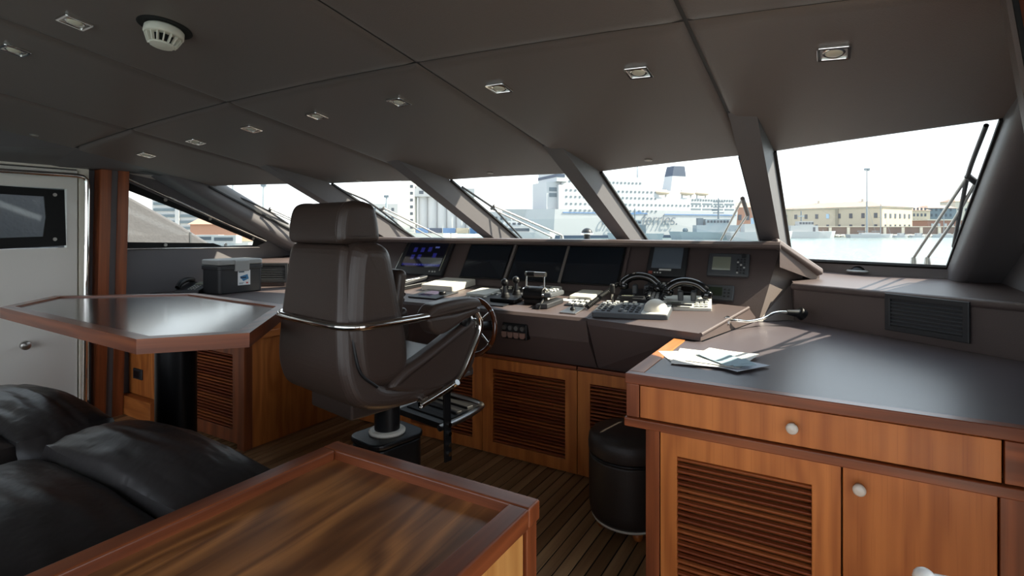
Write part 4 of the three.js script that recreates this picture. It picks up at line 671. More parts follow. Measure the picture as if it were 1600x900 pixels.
{
  const t = thing('pedestal_table', 'six-sided table with wooden rim and dark glossy top on a black column', 'table');
  const out = [[-2.262, 1.027], [-2.008, 1.322], [-2.546, 1.902], [-3.545, 1.954], [-4.167, 1.432], [-3.807, 1.074]], cx = -3.05, cd = 1.45;
  const inset = (k) => out.map((p, i) => { const a = out[(i + 5) % 6], b = out[(i + 1) % 6], n = (u, w) => { const dx = w[0] - u[0], dy = w[1] - u[1], l = Math.hypot(dx, dy); return [-dy / l, dx / l]; }, n1 = n(a, p), n2 = n(p, b), s = 1 + n1[0] * n2[0] + n1[1] * n2[1]; return [p[0] + k * (n1[0] + n2[0]) / s, p[1] + k * (n1[1] + n2[1]) / s]; });
  part(t, 'top_panel', prismY(inset(0.05), 0.955, 0.992, 0), M.tabletop);
  const i0 = inset(0.056); // mitred rim boards
  for (let i = 0; i < 6; i++) { const j = (i + 1) % 6, P = (p, y) => V(p[0], y, p[1]); part(t, 'rim_board', hexa([P(out[i], 0.942), P(out[j], 0.942), P(i0[j], 0.942), P(i0[i], 0.942)], [P(out[i], 1.0), P(out[j], 1.0), P(i0[j], 1.0), P(i0[i], 1.0)]), M.trim, { g: Math.abs(out[j][0] - out[i][0]) > Math.abs(out[j][1] - out[i][1]) ? 'x' : 'z', ou: i * 0.11 }); }
  part(t, 'column', new THREE.CylinderGeometry(0.091, 0.091, 0.93, 48).translate(-2.80, 0.475, -1.45), phys(0x141416, 0.3, { metalness: 0.7 })); part(t, 'foot_plate', new THREE.CylinderGeometry(0.2, 0.21, 0.02, 48).translate(-2.80, 0.01, -1.45), M.black); part(t, 'flange', new THREE.CylinderGeometry(0.16, 0.16, 0.015, 40).translate(-2.80, 0.945, -1.45), M.black);
  settle(t);
}
{ // cool box
  const t = thing('cool_box', 'grey plastic cool box with pale lid and blue sticker on the port counter', 'cool box'), w = 0.36, l = 0.27, h = 0.225;
  part(t, 'body', prismY(rect(w, l, 0.03), 0.0, h, 0.008, null, 3), M.charcoal); part(t, 'lid', prismY(rect(w + 0.012, l + 0.012, 0.03), h + 0.002, h + 0.045, 0.01, null, 3), M.lightGrey);
  part(t, 'band', prismY(rect(w + 0.016, l + 0.016, 0.03), h - 0.035, h - 0.002, 0.004), M.charcoal);
  part(t, 'latch', rbox(-0.06, 0.06, h - 0.05, h + 0.038, -l / 2 - 0.016, -l / 2 + 0.01, 0.006), M.lightGrey);
  const g = new THREE.PlaneGeometry(0.105, 0.12).translate(0.02, 0.12, l / 2 + 0.0015); g.userData.keepUV = true;
  part(t, 'sticker', g, std(0xffffff, 0.5, { map: canvasTex(128, 146, (c) => { c.fillStyle = '#eef2f4'; c.fillRect(0, 0, 128, 146); c.fillStyle = '#3b7fb0'; c.beginPath(); c.moveTo(20, 60); c.lineTo(100, 40); c.lineTo(112, 86); c.lineTo(56, 108); c.fill(); c.fillStyle = '#123a5c'; c.fillRect(26, 64, 60, 16); c.fillRect(10, 10, 56, 10); c.fillStyle = '#c8403a'; c.fillRect(84, 118, 22, 14); c.fillStyle = '#7c8f9c'; c.fillRect(12, 120, 50, 5); c.fillRect(12, 130, 40, 5); }) }));
  place(t, -4.24, 0.9, 2.64, 1.52);
}
{
  const t = thing('desk_telephone', 'dark desk telephone behind the pedestal table on the port counter', 'telephone');
  part(t, 'base', prismX([[-0.1, 0], [0.1, 0], [0.1, 0.075], [-0.1, 0.025]], -0.095, 0.105, 0.006), M.charcoal); part(t, 'display', prismX([[0.03, 0.06], [0.085, 0.072], [0.085, 0.078], [0.03, 0.066]], -0.005, 0.085), M.lcd);
  const k0 = new RoundedBoxGeometry(0.014, 0.008, 0.012, 1, 0.002); for (let r = 0; r < 4; r++) for (let c = 0; c < 3; c++) { const m = part(t, 'key', k0, M.lightGrey); m.position.set(0.01 + c * 0.024, 0.034 + r * 0.0062, 0.075 - r * 0.025); m.rotation.x = 0.25; }
  part(t, 'handset', tube([new THREE.Vector3(-0.07, 0.045, 0.095), new THREE.Vector3(-0.07, 0.082, 0.05), new THREE.Vector3(-0.07, 0.098, -0.02), new THREE.Vector3(-0.07, 0.09, -0.105)], 0.02, 24, 12), M.black);
  place(t, -4.47, 0.9, 2.45, 0.5);
}
{ // white plastic chair, only its top rail reaches into view
  const t = thing('plastic_chair', 'white plastic chair whose back rail peeks in at the bottom edge', 'chair'), m = M.white;
  for (const [x, d] of [[-0.2, 0.2], [0.2, 0.2]]) part(t, 'leg', rod(V(x, 0, d), V(x * 0.95, 0.44, d - 0.02), 0.018), m);
  for (const s of [-1, 1]) part(t, 'leg', tube([V(s * 0.22, 0, -0.22), V(s * 0.2, 0.44, -0.19), V(s * 0.2, 0.74, -0.235), V(s * 0.198, 0.80, -0.24)], 0.017, 24, 12), m);
  part(t, 'seat', rbox(-0.22, 0.22, 0.42, 0.45, -0.2, 0.22, 0.012), m); part(t, 'back_rail', tube([V(-0.2, 0.785, -0.24), V(-0.08, 0.78, -0.265), V(0.08, 0.78, -0.265), V(0.2, 0.785, -0.24)], 0.02, 30, 12), m); part(t, 'back_slat', rbox(-0.19, 0.19, 0.60, 0.68, -0.245, -0.228, 0.006), m);
  for (const s of [-1, 1]) part(t, 'finial', ball(V(s * 0.198, 0.795, -0.24), 0.018, 16), m);
  place(t, 0.345, 0, 0.96, Math.PI);
}
// ---------------------------------------------------------------- ceiling fittings
const slope = (x, d) => [-0.165, -0.037 * (x + 1.87)];   // dy/dd, dy/dx
function onCeiling(t, x, d) { const s = slope(x, d); t.position.set(x, ceil(x, d), -d); t.rotation.set(Math.atan(s[0]), 0, Math.atan(s[1])); return t; }
{
  const S = 0.042, frame = new THREE.ExtrudeGeometry((() => { const s = new THREE.Shape(rect(2 * S, 2 * S, 0.006).map((p) => new THREE.Vector2(...p))); s.holes.push(new THREE.Path(rect(2 * S - 0.014, 2 * S - 0.014, 0.004).map((p) => new THREE.Vector2(...p)))); return s; })(), { depth: 0.006, bevelEnabled: true, bevelSize: 0.0015, bevelThickness: 0.002, bevelSegments: 2 }).rotateX(Math.PI / 2).translate(0, -0.001, 0);
  const refl = prismY(rect(2 * S - 0.008, 2 * S - 0.008, 0.004), -0.004, -0.002), bowl = lathe([[0.031, -0.0042], [0.028, -0.007], [0.024, -0.005], [0.0, -0.005]], 28), lens = new THREE.SphereGeometry(0.024, 20, 8, 0, Math.PI * 2, 0, Math.PI / 2).scale(1, 0.28, 1).rotateX(Math.PI).translate(0, -0.0045, 0);
  const spots = [[-3.965, 1.862, 'square chrome downlight nearest the wooden post'], [-3.372, 1.862, 'second square chrome downlight from the wooden post'], [-2.808, 1.86, 'third square chrome downlight from the wooden post, above the table'], [-2.256, 1.855, 'fourth square chrome downlight of the forward row'], [-1.695, 1.85, 'fifth square chrome downlight of the forward row, ahead of the headrest'], [-1.153, 1.85, 'sixth square chrome downlight, just starboard of a ceiling seam'], [-0.576, 1.85, 'seventh square chrome downlight, second from the starboard side'], [0.013, 1.84, 'square chrome downlight nearest the starboard post'], [-2.308, 0.852, 'square chrome downlight beside the smoke detector'], [-2.837, 0.844, 'square chrome downlight at the left edge of the ceiling']];
  for (const [x, d, label] of spots) { const t = thing('downlight', label, 'ceiling light', 'square ceiling downlights'); part(t, 'frame', frame, M.chrome); part(t, 'reflector', refl, M.brushed); part(t, 'bowl', bowl, M.chrome); part(t, 'lens', lens, std(0xd8d2c0, 0.3)); onCeiling(t, x, d); }
  for (const [x, d, label] of [[-4.16, 1.33, 'tiny recessed pin spot above the white door'], [-1.993, 3.08, 'tiny recessed pin spot above the middle windscreen pane'], [-0.866, 2.96, 'tiny recessed pin spot above the ferry in the windscreen'], [-3.118, 2.96, 'tiny recessed pin spot above the pane behind the headrest']]) { const t = thing('pin_spot', label, 'ceiling light', 'small pin spots at the edge of the ceiling'); part(t, 'ring', lathe([[0.012, 0], [0.022, 0], [0.021, -0.004], [0.013, -0.005], [0.012, 0]], 20), M.brushed); part(t, 'lens', new THREE.CylinderGeometry(0.013, 0.013, 0.004, 16).translate(0, -0.001, 0), M.ivory); onCeiling(t, x, d); }
}
{
  const t = thing('smoke_detector', 'cream slotted smoke detector hanging from a dark hole in the ceiling', 'smoke detector');
  part(t, 'hole_shade_disc', lathe([[0, 0.0], [0.085, 0.0], [0.086, -0.002], [0.08, -0.003], [0, -0.003]], 36), M.dark);  // flat near-black disc painted as the shade of a hole, no real recess
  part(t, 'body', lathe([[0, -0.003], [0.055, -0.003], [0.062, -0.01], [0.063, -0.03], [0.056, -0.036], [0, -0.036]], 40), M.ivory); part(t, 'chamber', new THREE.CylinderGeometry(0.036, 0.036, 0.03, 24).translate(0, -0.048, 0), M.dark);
  const rib = new RoundedBoxGeometry(0.005, 0.032, 0.014, 1, 0.002); for (let k = 0; k < 16; k++) { const a = k * Math.PI / 8, m = part(t, 'rib', rib, M.ivory); m.position.set(0.046 * Math.sin(a), -0.05, 0.046 * Math.cos(a)); m.rotation.set(0.42, a, 0, 'YXZ'); }
  part(t, 'cap', lathe([[0, -0.062], [0.036, -0.062], [0.041, -0.066], [0.036, -0.071], [0, -0.073]], 32), M.ivory);
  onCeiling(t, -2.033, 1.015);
}

// ---------------------------------------------------------------- windscreen wipers, outside
{
  const W = [
    [[[0.427, 1.252, 3.879], [0.474, 1.48, 3.339], [0.509, 1.643, 2.951]], [[0.487, 1.256, 3.841], [0.527, 1.458, 3.363], [0.543, 1.618, 2.992]], [[0.501, 1.801, 2.597], [0.509, 1.643, 2.951], [0.57, 1.325, 3.643]], 'twin-armed wiper on the big starboard pane'],
    [[[-0.689, 1.321, 4.173], [-0.447, 1.601, 3.481]], [[-0.619, 1.323, 4.15], [-0.443, 1.509, 3.684]], [[-0.40, 1.70, 3.30], [-0.41, 1.58, 3.58], [-0.42, 1.34, 4.12]], 'twin-armed wiper on the pane with the ferry funnel'],
    [[[-2.007, 1.359, 4.256], [-2.358, 1.603, 3.704]], [[-2.12, 1.346, 4.281], [-2.409, 1.585, 3.745]], [[-2.453, 1.743, 3.391], [-2.411, 1.652, 3.595], [-2.385, 1.584, 3.746], [-2.406, 1.486, 3.964], [-2.442, 1.331, 4.308]], 'twin-armed wiper on the pane above the dark displays'],
    [[[-3.2, 1.327, 4.138], [-3.368, 1.6, 3.488]], [[-3.318, 1.313, 4.139], [-3.419, 1.585, 3.509]], [[-3.502, 1.741, 3.14], [-3.431, 1.667, 3.323], [-3.434, 1.59, 3.493], [-3.46, 1.491, 3.708], [-3.526, 1.351, 4.003]], 'twin-armed wiper on the pane with the silo'],
    [[[-4.20, 1.36, 3.58], [-4.34, 1.599, 3.056]], [[-4.26, 1.37, 3.57], [-4.38, 1.58, 3.08]], [[-4.467, 1.733, 2.699], [-4.408, 1.668, 2.872], [-4.392, 1.577, 3.08], [-4.436, 1.463, 3.314]], 'twin-armed wiper on the port corner pane']];
  for (const [a1, a2, bl, label] of W) { const t = thing('wiper', label, 'wiper', 'windscreen wipers'), c = (l) => l.map((p) => V(...p)); for (const a of [a1, a2]) part(t, 'arm', tube(c(a), 0.0075, 20, 8, false, 0.2), M.brushed); part(t, 'blade', tube(c(bl), 0.009, 40, 8, false, 0.3), M.gun); const p = V(...a1[a1.length - 1]), q = V(...a2[a2.length - 1]); part(t, 'yoke', rod(p, q, 0.013), M.gun); for (const a of [a1, a2]) part(t, 'pivot', rod(V(...a[0]).add(new THREE.Vector3(0, -0.045, 0)), V(...a[0]), 0.02, 0.014), M.brushed); settle(t); }
  const t = thing('anchor_light', 'small dark domed fitting standing on the foredeck beyond the middle pane', 'fitting'); // seen just over the hood
  part(t, 'dome', new THREE.SphereGeometry(0.055, 20, 10, 0, Math.PI * 2, 0, Math.PI / 2).translate(0, 1.02, 0), M.black); part(t, 'stem', new THREE.CylinderGeometry(0.03, 0.05, 1.02, 16).translate(0, 0.51, 0), M.gun); part(t, 'rim', new THREE.TorusGeometry(0.055, 0.008, 8, 24).rotateX(Math.PI / 2).translate(0, 1.02, 0), M.chrome); place(t, -2.02, 0.35, 4.85);
}
{ // grey canvas cover on the side deck, seen through the port side window
  const t = thing('canvas_cover', 'grey tarpaulin stretched over the wing outside the port window', 'cover');
  part(t, 'tarpaulin', prismX([[0.3, 0.3], [3.6, 0.3], [3.55, 1.17], [3.1, 1.46], [2.63, 1.73], [1.8, 1.765], [0.3, 1.78]], -6.2, -5.9, 0.03, 3), std(0x5a5a5e, 0.75, { bumpMap: bigWrinkle, bumpScale: 0.006 }), { g: 'z' });
  for (const [d, y] of [[1.6, 1.74], [2.6, 1.70], [3.2, 1.38]]) part(t, 'seam_tape', bar(V(-5.896, 0.4, d), V(-5.896, y, d), 0.02, 0.006, new THREE.Vector3(0, 0, 1)), M.greyPlastic);
  settle(t);
}
// ---------------------------------------------------------------- harbour: u metres along the quay, w metres away, h metres above the water
const WATER = -3.18, H = (t, u, w, turn = 0) => { const c = Math.cos(YAW), s = Math.sin(YAW); t.position.set(c * u - s * w, WATER, -(s * u + c * w)); t.rotation.y = YAW + turn; return t; };
const hb = (u0, u1, h0, h1, w0, w1) => bx(u0, u1, h0, h1, w0, w1);
{
  const water = tex(256, 256, (u, v) => { const c = 255 * fbm(u * 22, v * 10, 22, 10, 4, 2); return [c, c, c]; }, false, 14, 14);
  const g = new THREE.PlaneGeometry(1400, 900).rotateX(-Math.PI / 2).translate(0, 0, -380); g.deleteAttribute('normal'); g.computeVertexNormals();
  const m = solo('harbour_water', g, phys(0x6c8080, 0.16, { bumpMap: water, bumpScale: 0.22 }), 'pale green rippled harbour water', 'water'); m.userData.kind = 'stuff'; H(m, 0, 0);
}
const X = {
  white: std(0xa2a4a4, 0.6), ship: std(0xa8aaac, 0.6), navy: std(0x24384e, 0.6), letter: std(0x56636e, 0.6), teal: std(0x7fa39a, 0.6), grey: std(0x8c979c, 0.6), greyDark: std(0x5d6a72, 0.6), cream: std(0xb4a792, 0.85), creamDark: std(0x8e8574, 0.85), tile: std(0xa88a78, 0.85), brick: std(0x8a6658, 0.85), pane: std(0x3c4650, 0.3), stone: std(0xb8b2a4, 0.9), wallBrown: std(0x6c5c54, 0.9), orange: std(0xbba894, 0.6), blue: std(0x4a6e96, 0.6), green: std(0x7a9080, 0.8), mast: std(0x7d8488, 0.4), concrete: std(0xc9c6bd, 0.85), paleBlue: std(0x9db7c9, 0.6), rust: std(0x9a7462, 0.85),
};
const box = (u0, u1, h0, h1, w0, w1) => hb(u0, u1, h0, h1, w0, w1);
{ // quays
  const q = thing('quay', 'stone quay wall behind the moored boats', 'quay'); part(q, 'wall', box(70, 260, -1, 1.3, 0, 6), X.stone); part(q, 'kerb', box(70, 260, 1.3, 1.55, 0, 0.8), X.concrete); for (let k = 0; k < 40; k++) part(q, 'boulder', new THREE.IcosahedronGeometry(rnd(0.8, 1.5), 0).scale(1.5, 0.8, 1).translate(72 + k * 3.4 + rnd(-1, 1), 0.6, 0.6), X.stone); H(q, 60, 285);
  const q2 = thing('quay', 'concrete quay in front of the grain silo', 'quay'); part(q2, 'wall', box(-190, 10, -1, 2.2, 0, 60), X.concrete); part(q2, 'kerb', box(-190, 10, 2.2, 2.6, 0, 1), X.stone); H(q2, -40, 235);
}
{ // old customs house: long cream building with tiled hip roof
  const t = thing('harbour_building', 'long cream building with a low tiled roof behind the quay', 'building');
  part(t, 'wall', box(-60, 0, 0, 14, 0, 37), X.cream); part(t, 'cornice', box(-60.5, 0.5, 14, 14.7, -0.5, 37.5), X.stone);
  part(t, 'roof', hexa([V(-61, 14.7, -1), V(1, 14.7, -1), V(1, 14.7, 38), V(-61, 14.7, 38)], [V(-48, 18.6, 16), V(-13, 18.6, 16), V(-13, 18.6, 21), V(-48, 18.6, 21)]), X.tile);
  const win = new THREE.BoxGeometry(1.7, 2.8, 0.5), small = new THREE.BoxGeometry(1.5, 1.9, 0.5), winE = new THREE.BoxGeometry(0.5, 2.6, 1.7), smallE = new THREE.BoxGeometry(0.5, 1.8, 1.5);
  for (let k = 0; k < 9; k++) { const a = part(t, 'window', win, k === 4 ? X.paleBlue : X.pane); a.position.set(-56 + k * 6.6, 9.6, 0.0); const b = part(t, 'window', small, X.pane); b.position.set(-56 + k * 6.6, 3.6, 0.0); }
  part(t, 'pilaster', box(-25, -23.4, 0, 14, -0.5, 0.2), X.creamDark);
  for (let k = 0; k < 6; k++) { const a = part(t, 'window', winE, X.pane); a.position.set(0, 9.4, -(4 + k * 5.8)); const b = part(t, 'window', smallE, X.pane); b.position.set(0, 3.6, -(4 + k * 5.8)); }
  for (const u of [-44, -18]) part(t, 'chimney', box(u, u + 1.4, 16.5, 20, 15, 16.4), X.stone);
  H(t, 207, 300, -1.016).position.y = WATER + 2.4;
  const w = thing('retaining_wall', 'dark brown wall along the foot of the cream building', 'wall'); part(w, 'wall', box(-60, 60, 0, 4.6, 0, 4), X.wallBrown); part(w, 'coping', box(-60, 60, 4.6, 5.0, -0.3, 4), X.stone); for (let k = 0; k < 12; k++) part(w, 'buttress', box(-56 + k * 10, -54.5 + k * 10, 0, 4.4, -0.6, 0.1), X.stone); H(w, 190, 295, 0).position.y = WATER + 0.8;
  const r = thing('harbour_building', 'low red brick shed right of the cream building', 'building'); part(r, 'wall', box(-16, 22, 0, 8.2, 0, 14), X.brick); part(r, 'roof', box(-16.5, 22.5, 8.2, 8.9, -0.5, 14.5), X.stone); for (let k = 0; k < 9; k++) part(r, 'window', box(-14 + k * 4, -12.6 + k * 4, 4.2, 6.4, -0.2, 0.2), X.white); H(r, 264, 320, 0).position.y = WATER + 1.2;
  [[282, 372, 16, 15, 'pale', X.cream, 'pale house block far right behind the brick shed'], [305, 380, 20, 17, '', X.greyDark, 'grey hillside block far right behind the wiper'], [334, 386, 30, 22, '', X.stone, 'stone coloured block at the far right skyline']].forEach(([u, w0, ww, hh, , m, label]) => { const b = thing('town_building', label, 'building', 'town houses on the far shore'); part(b, 'wall', box(-ww / 2, ww / 2, 0, hh, 0, 14), m); part(b, 'roof', hexa([V(-ww / 2 - 0.6, hh, -0.6), V(ww / 2 + 0.6, hh, -0.6), V(ww / 2 + 0.6, hh, 14.6), V(-ww / 2 - 0.6, hh, 14.6)], [V(-ww / 2 + 3, hh + 2.2, 5), V(ww / 2 - 3, hh + 2.2, 5), V(ww / 2 - 3, hh + 2.2, 9), V(-ww / 2 + 3, hh + 2.2, 9)]), X.tile); for (let r2 = 0; r2 < 4; r2++) for (let c = 0; c < 5; c++) part(b, 'window', box(-ww / 2 + 1.6 + c * (ww - 3) / 5, -ww / 2 + 2.9 + c * (ww - 3) / 5, 3 + r2 * 4, 5 + r2 * 4, -0.15, 0.1), X.pane); H(b, u, w0).position.y = WATER + 2; });
}
{ // tall floodlight mast
  const t = thing('light_mast', 'tall slender floodlight mast in front of the cream building', 'mast'); part(t, 'pole', rod(new THREE.Vector3(0, 0, 0), new THREE.Vector3(0, 36, 0), 0.4, 0.22), X.mast); part(t, 'head', box(-1.4, 1.4, 35.6, 36.4, -0.4, 0.4), X.greyDark); for (const s of [-1, 1]) part(t, 'lamp', box(s * 0.9 - 0.4, s * 0.9 + 0.4, 35.0, 35.7, -0.5, 0.3), X.white); H(t, 188, 284);
}
// small craft ----------------------------------------------------------
function hull(t, L, B, h, bow, mat) { const o = [[-L / 2, -B / 2], [L * 0.18, -B / 2], [L * 0.40, -B * 0.3], [L / 2, 0], [L * 0.40, B * 0.3], [L * 0.18, B / 2], [-L / 2, B / 2]]; const lo = o.map(([a, b]) => [a * 0.93, b * 0.8]); const pos = [], n = o.length, top = (i) => [o[i][0], h * (1 + 0.25 * Math.max(0, o[i][0] / L)), o[i][1]], bot = (i) => [lo[i][0], -0.3, lo[i][1]];
  for (let i = 0; i < n; i++) { const j = (i + 1) % n; pos.push(...bot(i), ...top(j), ...bot(j), ...bot(i), ...top(i), ...top(j)); pos.push(...top(i), 0, h, 0, ...top(j)); } const g = new THREE.BufferGeometry(); g.setAttribute('position', new THREE.Float32BufferAttribute(pos, 3)); g.computeVertexNormals(); if (bow < 0) g.rotateY(Math.PI); return part(t, 'hull', g, mat); }
{
  const t = thing('sailing_yacht', 'white sailing yacht with two masts moored at the quay', 'boat'); hull(t, 23, 4.4, 1.7, 1, X.ship); part(t, 'cabin', box(-5, 4, 1.6, 2.5, -1.2, 1.2), X.white); for (const [u, h] of [[-2.0, 18], [5.2, 17]]) { const m = part(t, 'mast', rod(new THREE.Vector3(u, 1.5, 0), new THREE.Vector3(u, h, 0), 0.2, 0.14), X.mast); part(m, 'spreader', rod(new THREE.Vector3(u - 1.2, h * 0.6, 0), new THREE.Vector3(u + 1.2, h * 0.6, 0), 0.07), X.mast); part(m, 'stay', rod(new THREE.Vector3(u, h, 0), new THREE.Vector3(u + 5, 1.8, 0), 0.05), X.mast); part(t, 'boom', rod(new THREE.Vector3(u, 3.2, 0), new THREE.Vector3(u - 4.5, 3.2, 0), 0.14), X.greyDark); } H(t, 179, 268);
  const p = thing('patrol_boat', 'white patrol boat with radar arch at the left of the big starboard pane', 'boat'); hull(p, 29, 6, 3.0, 1, X.ship); part(p, 'deckhouse', box(-8, 5, 2.9, 6.0, -2, 2), X.white); const wh = part(p, 'wheelhouse', box(-4, 3, 6.0, 8.0, -1.6, 1.6), X.white); for (let k = 0; k < 5; k++) part(wh, 'window', box(-3.6 + k * 1.4, -2.6 + k * 1.4, 6.6, 7.6, -1.75, -1.5), X.pane); part(p, 'door', box(2.6, 3.6, 3.2, 5.2, -2.15, -1.9), X.pane); part(p, 'mast', rod(new THREE.Vector3(-2, 8, 0), new THREE.Vector3(-2, 13, 0), 0.25), X.greyDark); part(p, 'radar', box(-3.4, -0.6, 10.2, 10.7, -0.4, 0.4), X.grey); for (let k = 0; k < 11; k++) part(p, 'rail_post', rod(new THREE.Vector3(-12 + k * 2.2, 3.0, -2.6), new THREE.Vector3(-12 + k * 2.2, 4.1, -2.6), 0.07), X.grey); H(p, 140, 256);
  const s = thing('sailing_yacht', 'pale sailing boat moored beside the right wiper', 'boat'); hull(s, 12, 3.4, 1.4, -1, X.ship); part(s, 'cabin', box(-2, 3, 1.3, 2.1, -0.9, 0.9), X.white); part(s, 'mast', rod(new THREE.Vector3(0, 1.2, 0), new THREE.Vector3(0, 15, 0), 0.15), X.mast); H(s, 219, 272);
  for (const [u, label] of [[200, 'first small white motor boat along the quay'], [209, 'second small white motor boat along the quay'], [229, 'small white motor boat at the far right of the quay']]) { const b = thing('motor_boat', label, 'boat', 'small motor boats at the quay'); hull(b, 7.5, 2.6, 1.1, 1, X.ship); part(b, 'cabin', box(-1.2, 1.6, 1.0, 2.2, -0.9, 0.9), X.white); part(b, 'windscreen', box(1.2, 1.7, 1.5, 2.1, -0.95, 0.95), X.pane); H(b, u, 276); }
}
{ // white motor yacht in front of the ferry's bow
  const t = thing('motor_yacht', 'white motor yacht with sloping flybridge below the ferry bow', 'boat'); hull(t, 26, 6, 3.0, 1, X.ship); const d = part(t, 'deckhouse', hexa([V(-9, 2.9, -2.4), V(5, 2.9, -2.4), V(5, 2.9, 2.4), V(-9, 2.9, 2.4)], [V(-8.5, 5.4, -2.1), V(2, 5.4, -2.1), V(2, 5.4, 2.1), V(-8.5, 5.4, 2.1)]), X.white); part(d, 'window', box(-7.5, 2.6, 3.6, 4.7, -2.5, -2.2), X.pane); const f = part(t, 'flybridge', hexa([V(-8, 5.5, -2), V(1, 5.5, -2), V(1, 5.5, 2), V(-8, 5.5, 2)], [V(-7, 7.4, -1.6), V(-2, 7.4, -1.6), V(-2, 7.4, 1.6), V(-7, 7.4, 1.6)]), X.ship); for (let k = 0; k < 3; k++) part(f, 'window', box(-5.8 + k * 2, -4.6 + k * 2, 6.0, 6.8, -2.05, -1.7), X.pane); part(t, 'mast', rod(new THREE.Vector3(-4, 7, 0), new THREE.Vector3(-4.6, 9.6, 0), 0.2), X.white); H(t, 4, 206);
}
{ // grey naval vessels below the ferry
  const t = thing('naval_ship', 'grey naval ship with radar mast moored in front of the ferry', 'ship'); hull(t, 40, 8, 3.0, -1, X.grey); part(t, 'superstructure', box(-9, 9, 2.9, 6, -2.6, 2.6), X.grey); const b = part(t, 'bridge', box(-5, 5, 6, 8.6, -2.3, 2.3), X.grey); for (let k = 0; k < 7; k++) part(b, 'window', box(-4.6 + k * 1.35, -3.7 + k * 1.35, 7, 8, -2.45, -2.2), X.pane); part(t, 'mast', rod(new THREE.Vector3(1, 8.6, 0), new THREE.Vector3(1, 17.5, 0), 0.4, 0.2), X.greyDark); for (const h of [11, 13.4, 15.6]) part(t, 'yard', box(-1.2, 3.2, h, h + 0.35, -0.2, 0.2), X.greyDark); part(t, 'radar', box(-1.6, 0.6, 12, 12.8, -0.5, 0.5), X.greyDark); part(t, 'funnel', box(-8, -5.8, 6, 9, -1.2, 1.2), X.greyDark); part(t, 'gun', ball(new THREE.Vector3(-13, 3.8, 0), 1.1), X.greyDark); H(t, 86, 226);
  const p = thing('naval_ship', 'small dark grey patrol vessel left of the naval ship', 'ship'); hull(p, 22, 5, 2.6, -1, X.grey); part(p, 'superstructure', box(-4, 4, 2.5, 6, -1.8, 1.8), X.greyDark); const w = part(p, 'wheelhouse', box(-2.4, 2.4, 6, 8, -1.4, 1.4), X.grey); for (let k = 0; k < 3; k++) part(w, 'window', box(-2 + k * 1.5, -0.9 + k * 1.5, 6.6, 7.5, -1.5, -1.3), X.pane); part(p, 'mast', rod(new THREE.Vector3(0, 8, 0), new THREE.Vector3(0, 12.5, 0), 0.25), X.greyDark); H(p, 49, 214);
  const q = thing('patrol_boat', 'white coastguard boat with railings at the right end of the naval ship', 'boat'); hull(q, 26, 6, 3.2, 1, X.ship); part(q, 'deckhouse', box(-7, 5, 3, 6.4, -2, 2), X.white); const c = part(q, 'wheelhouse', box(-3, 3, 6.4, 8.8, -1.7, 1.7), X.paleBlue); for (let k = 0; k < 4; k++) part(c, 'window', box(-2.6 + k * 1.4, -1.5 + k * 1.4, 7.1, 8.2, -1.8, -1.6), X.pane); part(q, 'door', box(3.2, 4.2, 3.4, 5.6, -2.15, -1.9), X.pane); for (let k = 0; k < 10; k++) part(q, 'rail_post', rod(new THREE.Vector3(-11 + k * 2.3, 3.1, -2.7), new THREE.Vector3(-11 + k * 2.3, 4.3, -2.7), 0.08), X.greyDark); H(q, 99, 214);
  const r = thing('harbour_building', 'red brick warehouse between the ferry stern and the window pillar', 'building'); part(r, 'wall', box(-9, 16, 0, 15, 0, 16), X.rust); part(r, 'roof', hexa([V(-9.6, 15, -0.6), V(16.6, 15, -0.6), V(16.6, 15, 16.6), V(-9.6, 15, 16.6)], [V(-7, 18.2, 6), V(14, 18.2, 6), V(14, 18.2, 10), V(-7, 18.2, 10)]), X.tile); for (let k = 0; k < 5; k++) part(r, 'window', box(-7 + k * 4.4, -5.2 + k * 4.4, 8, 11, -0.2, 0.2), X.pane); H(r, 123, 296).position.y = WATER + 1.2;
}
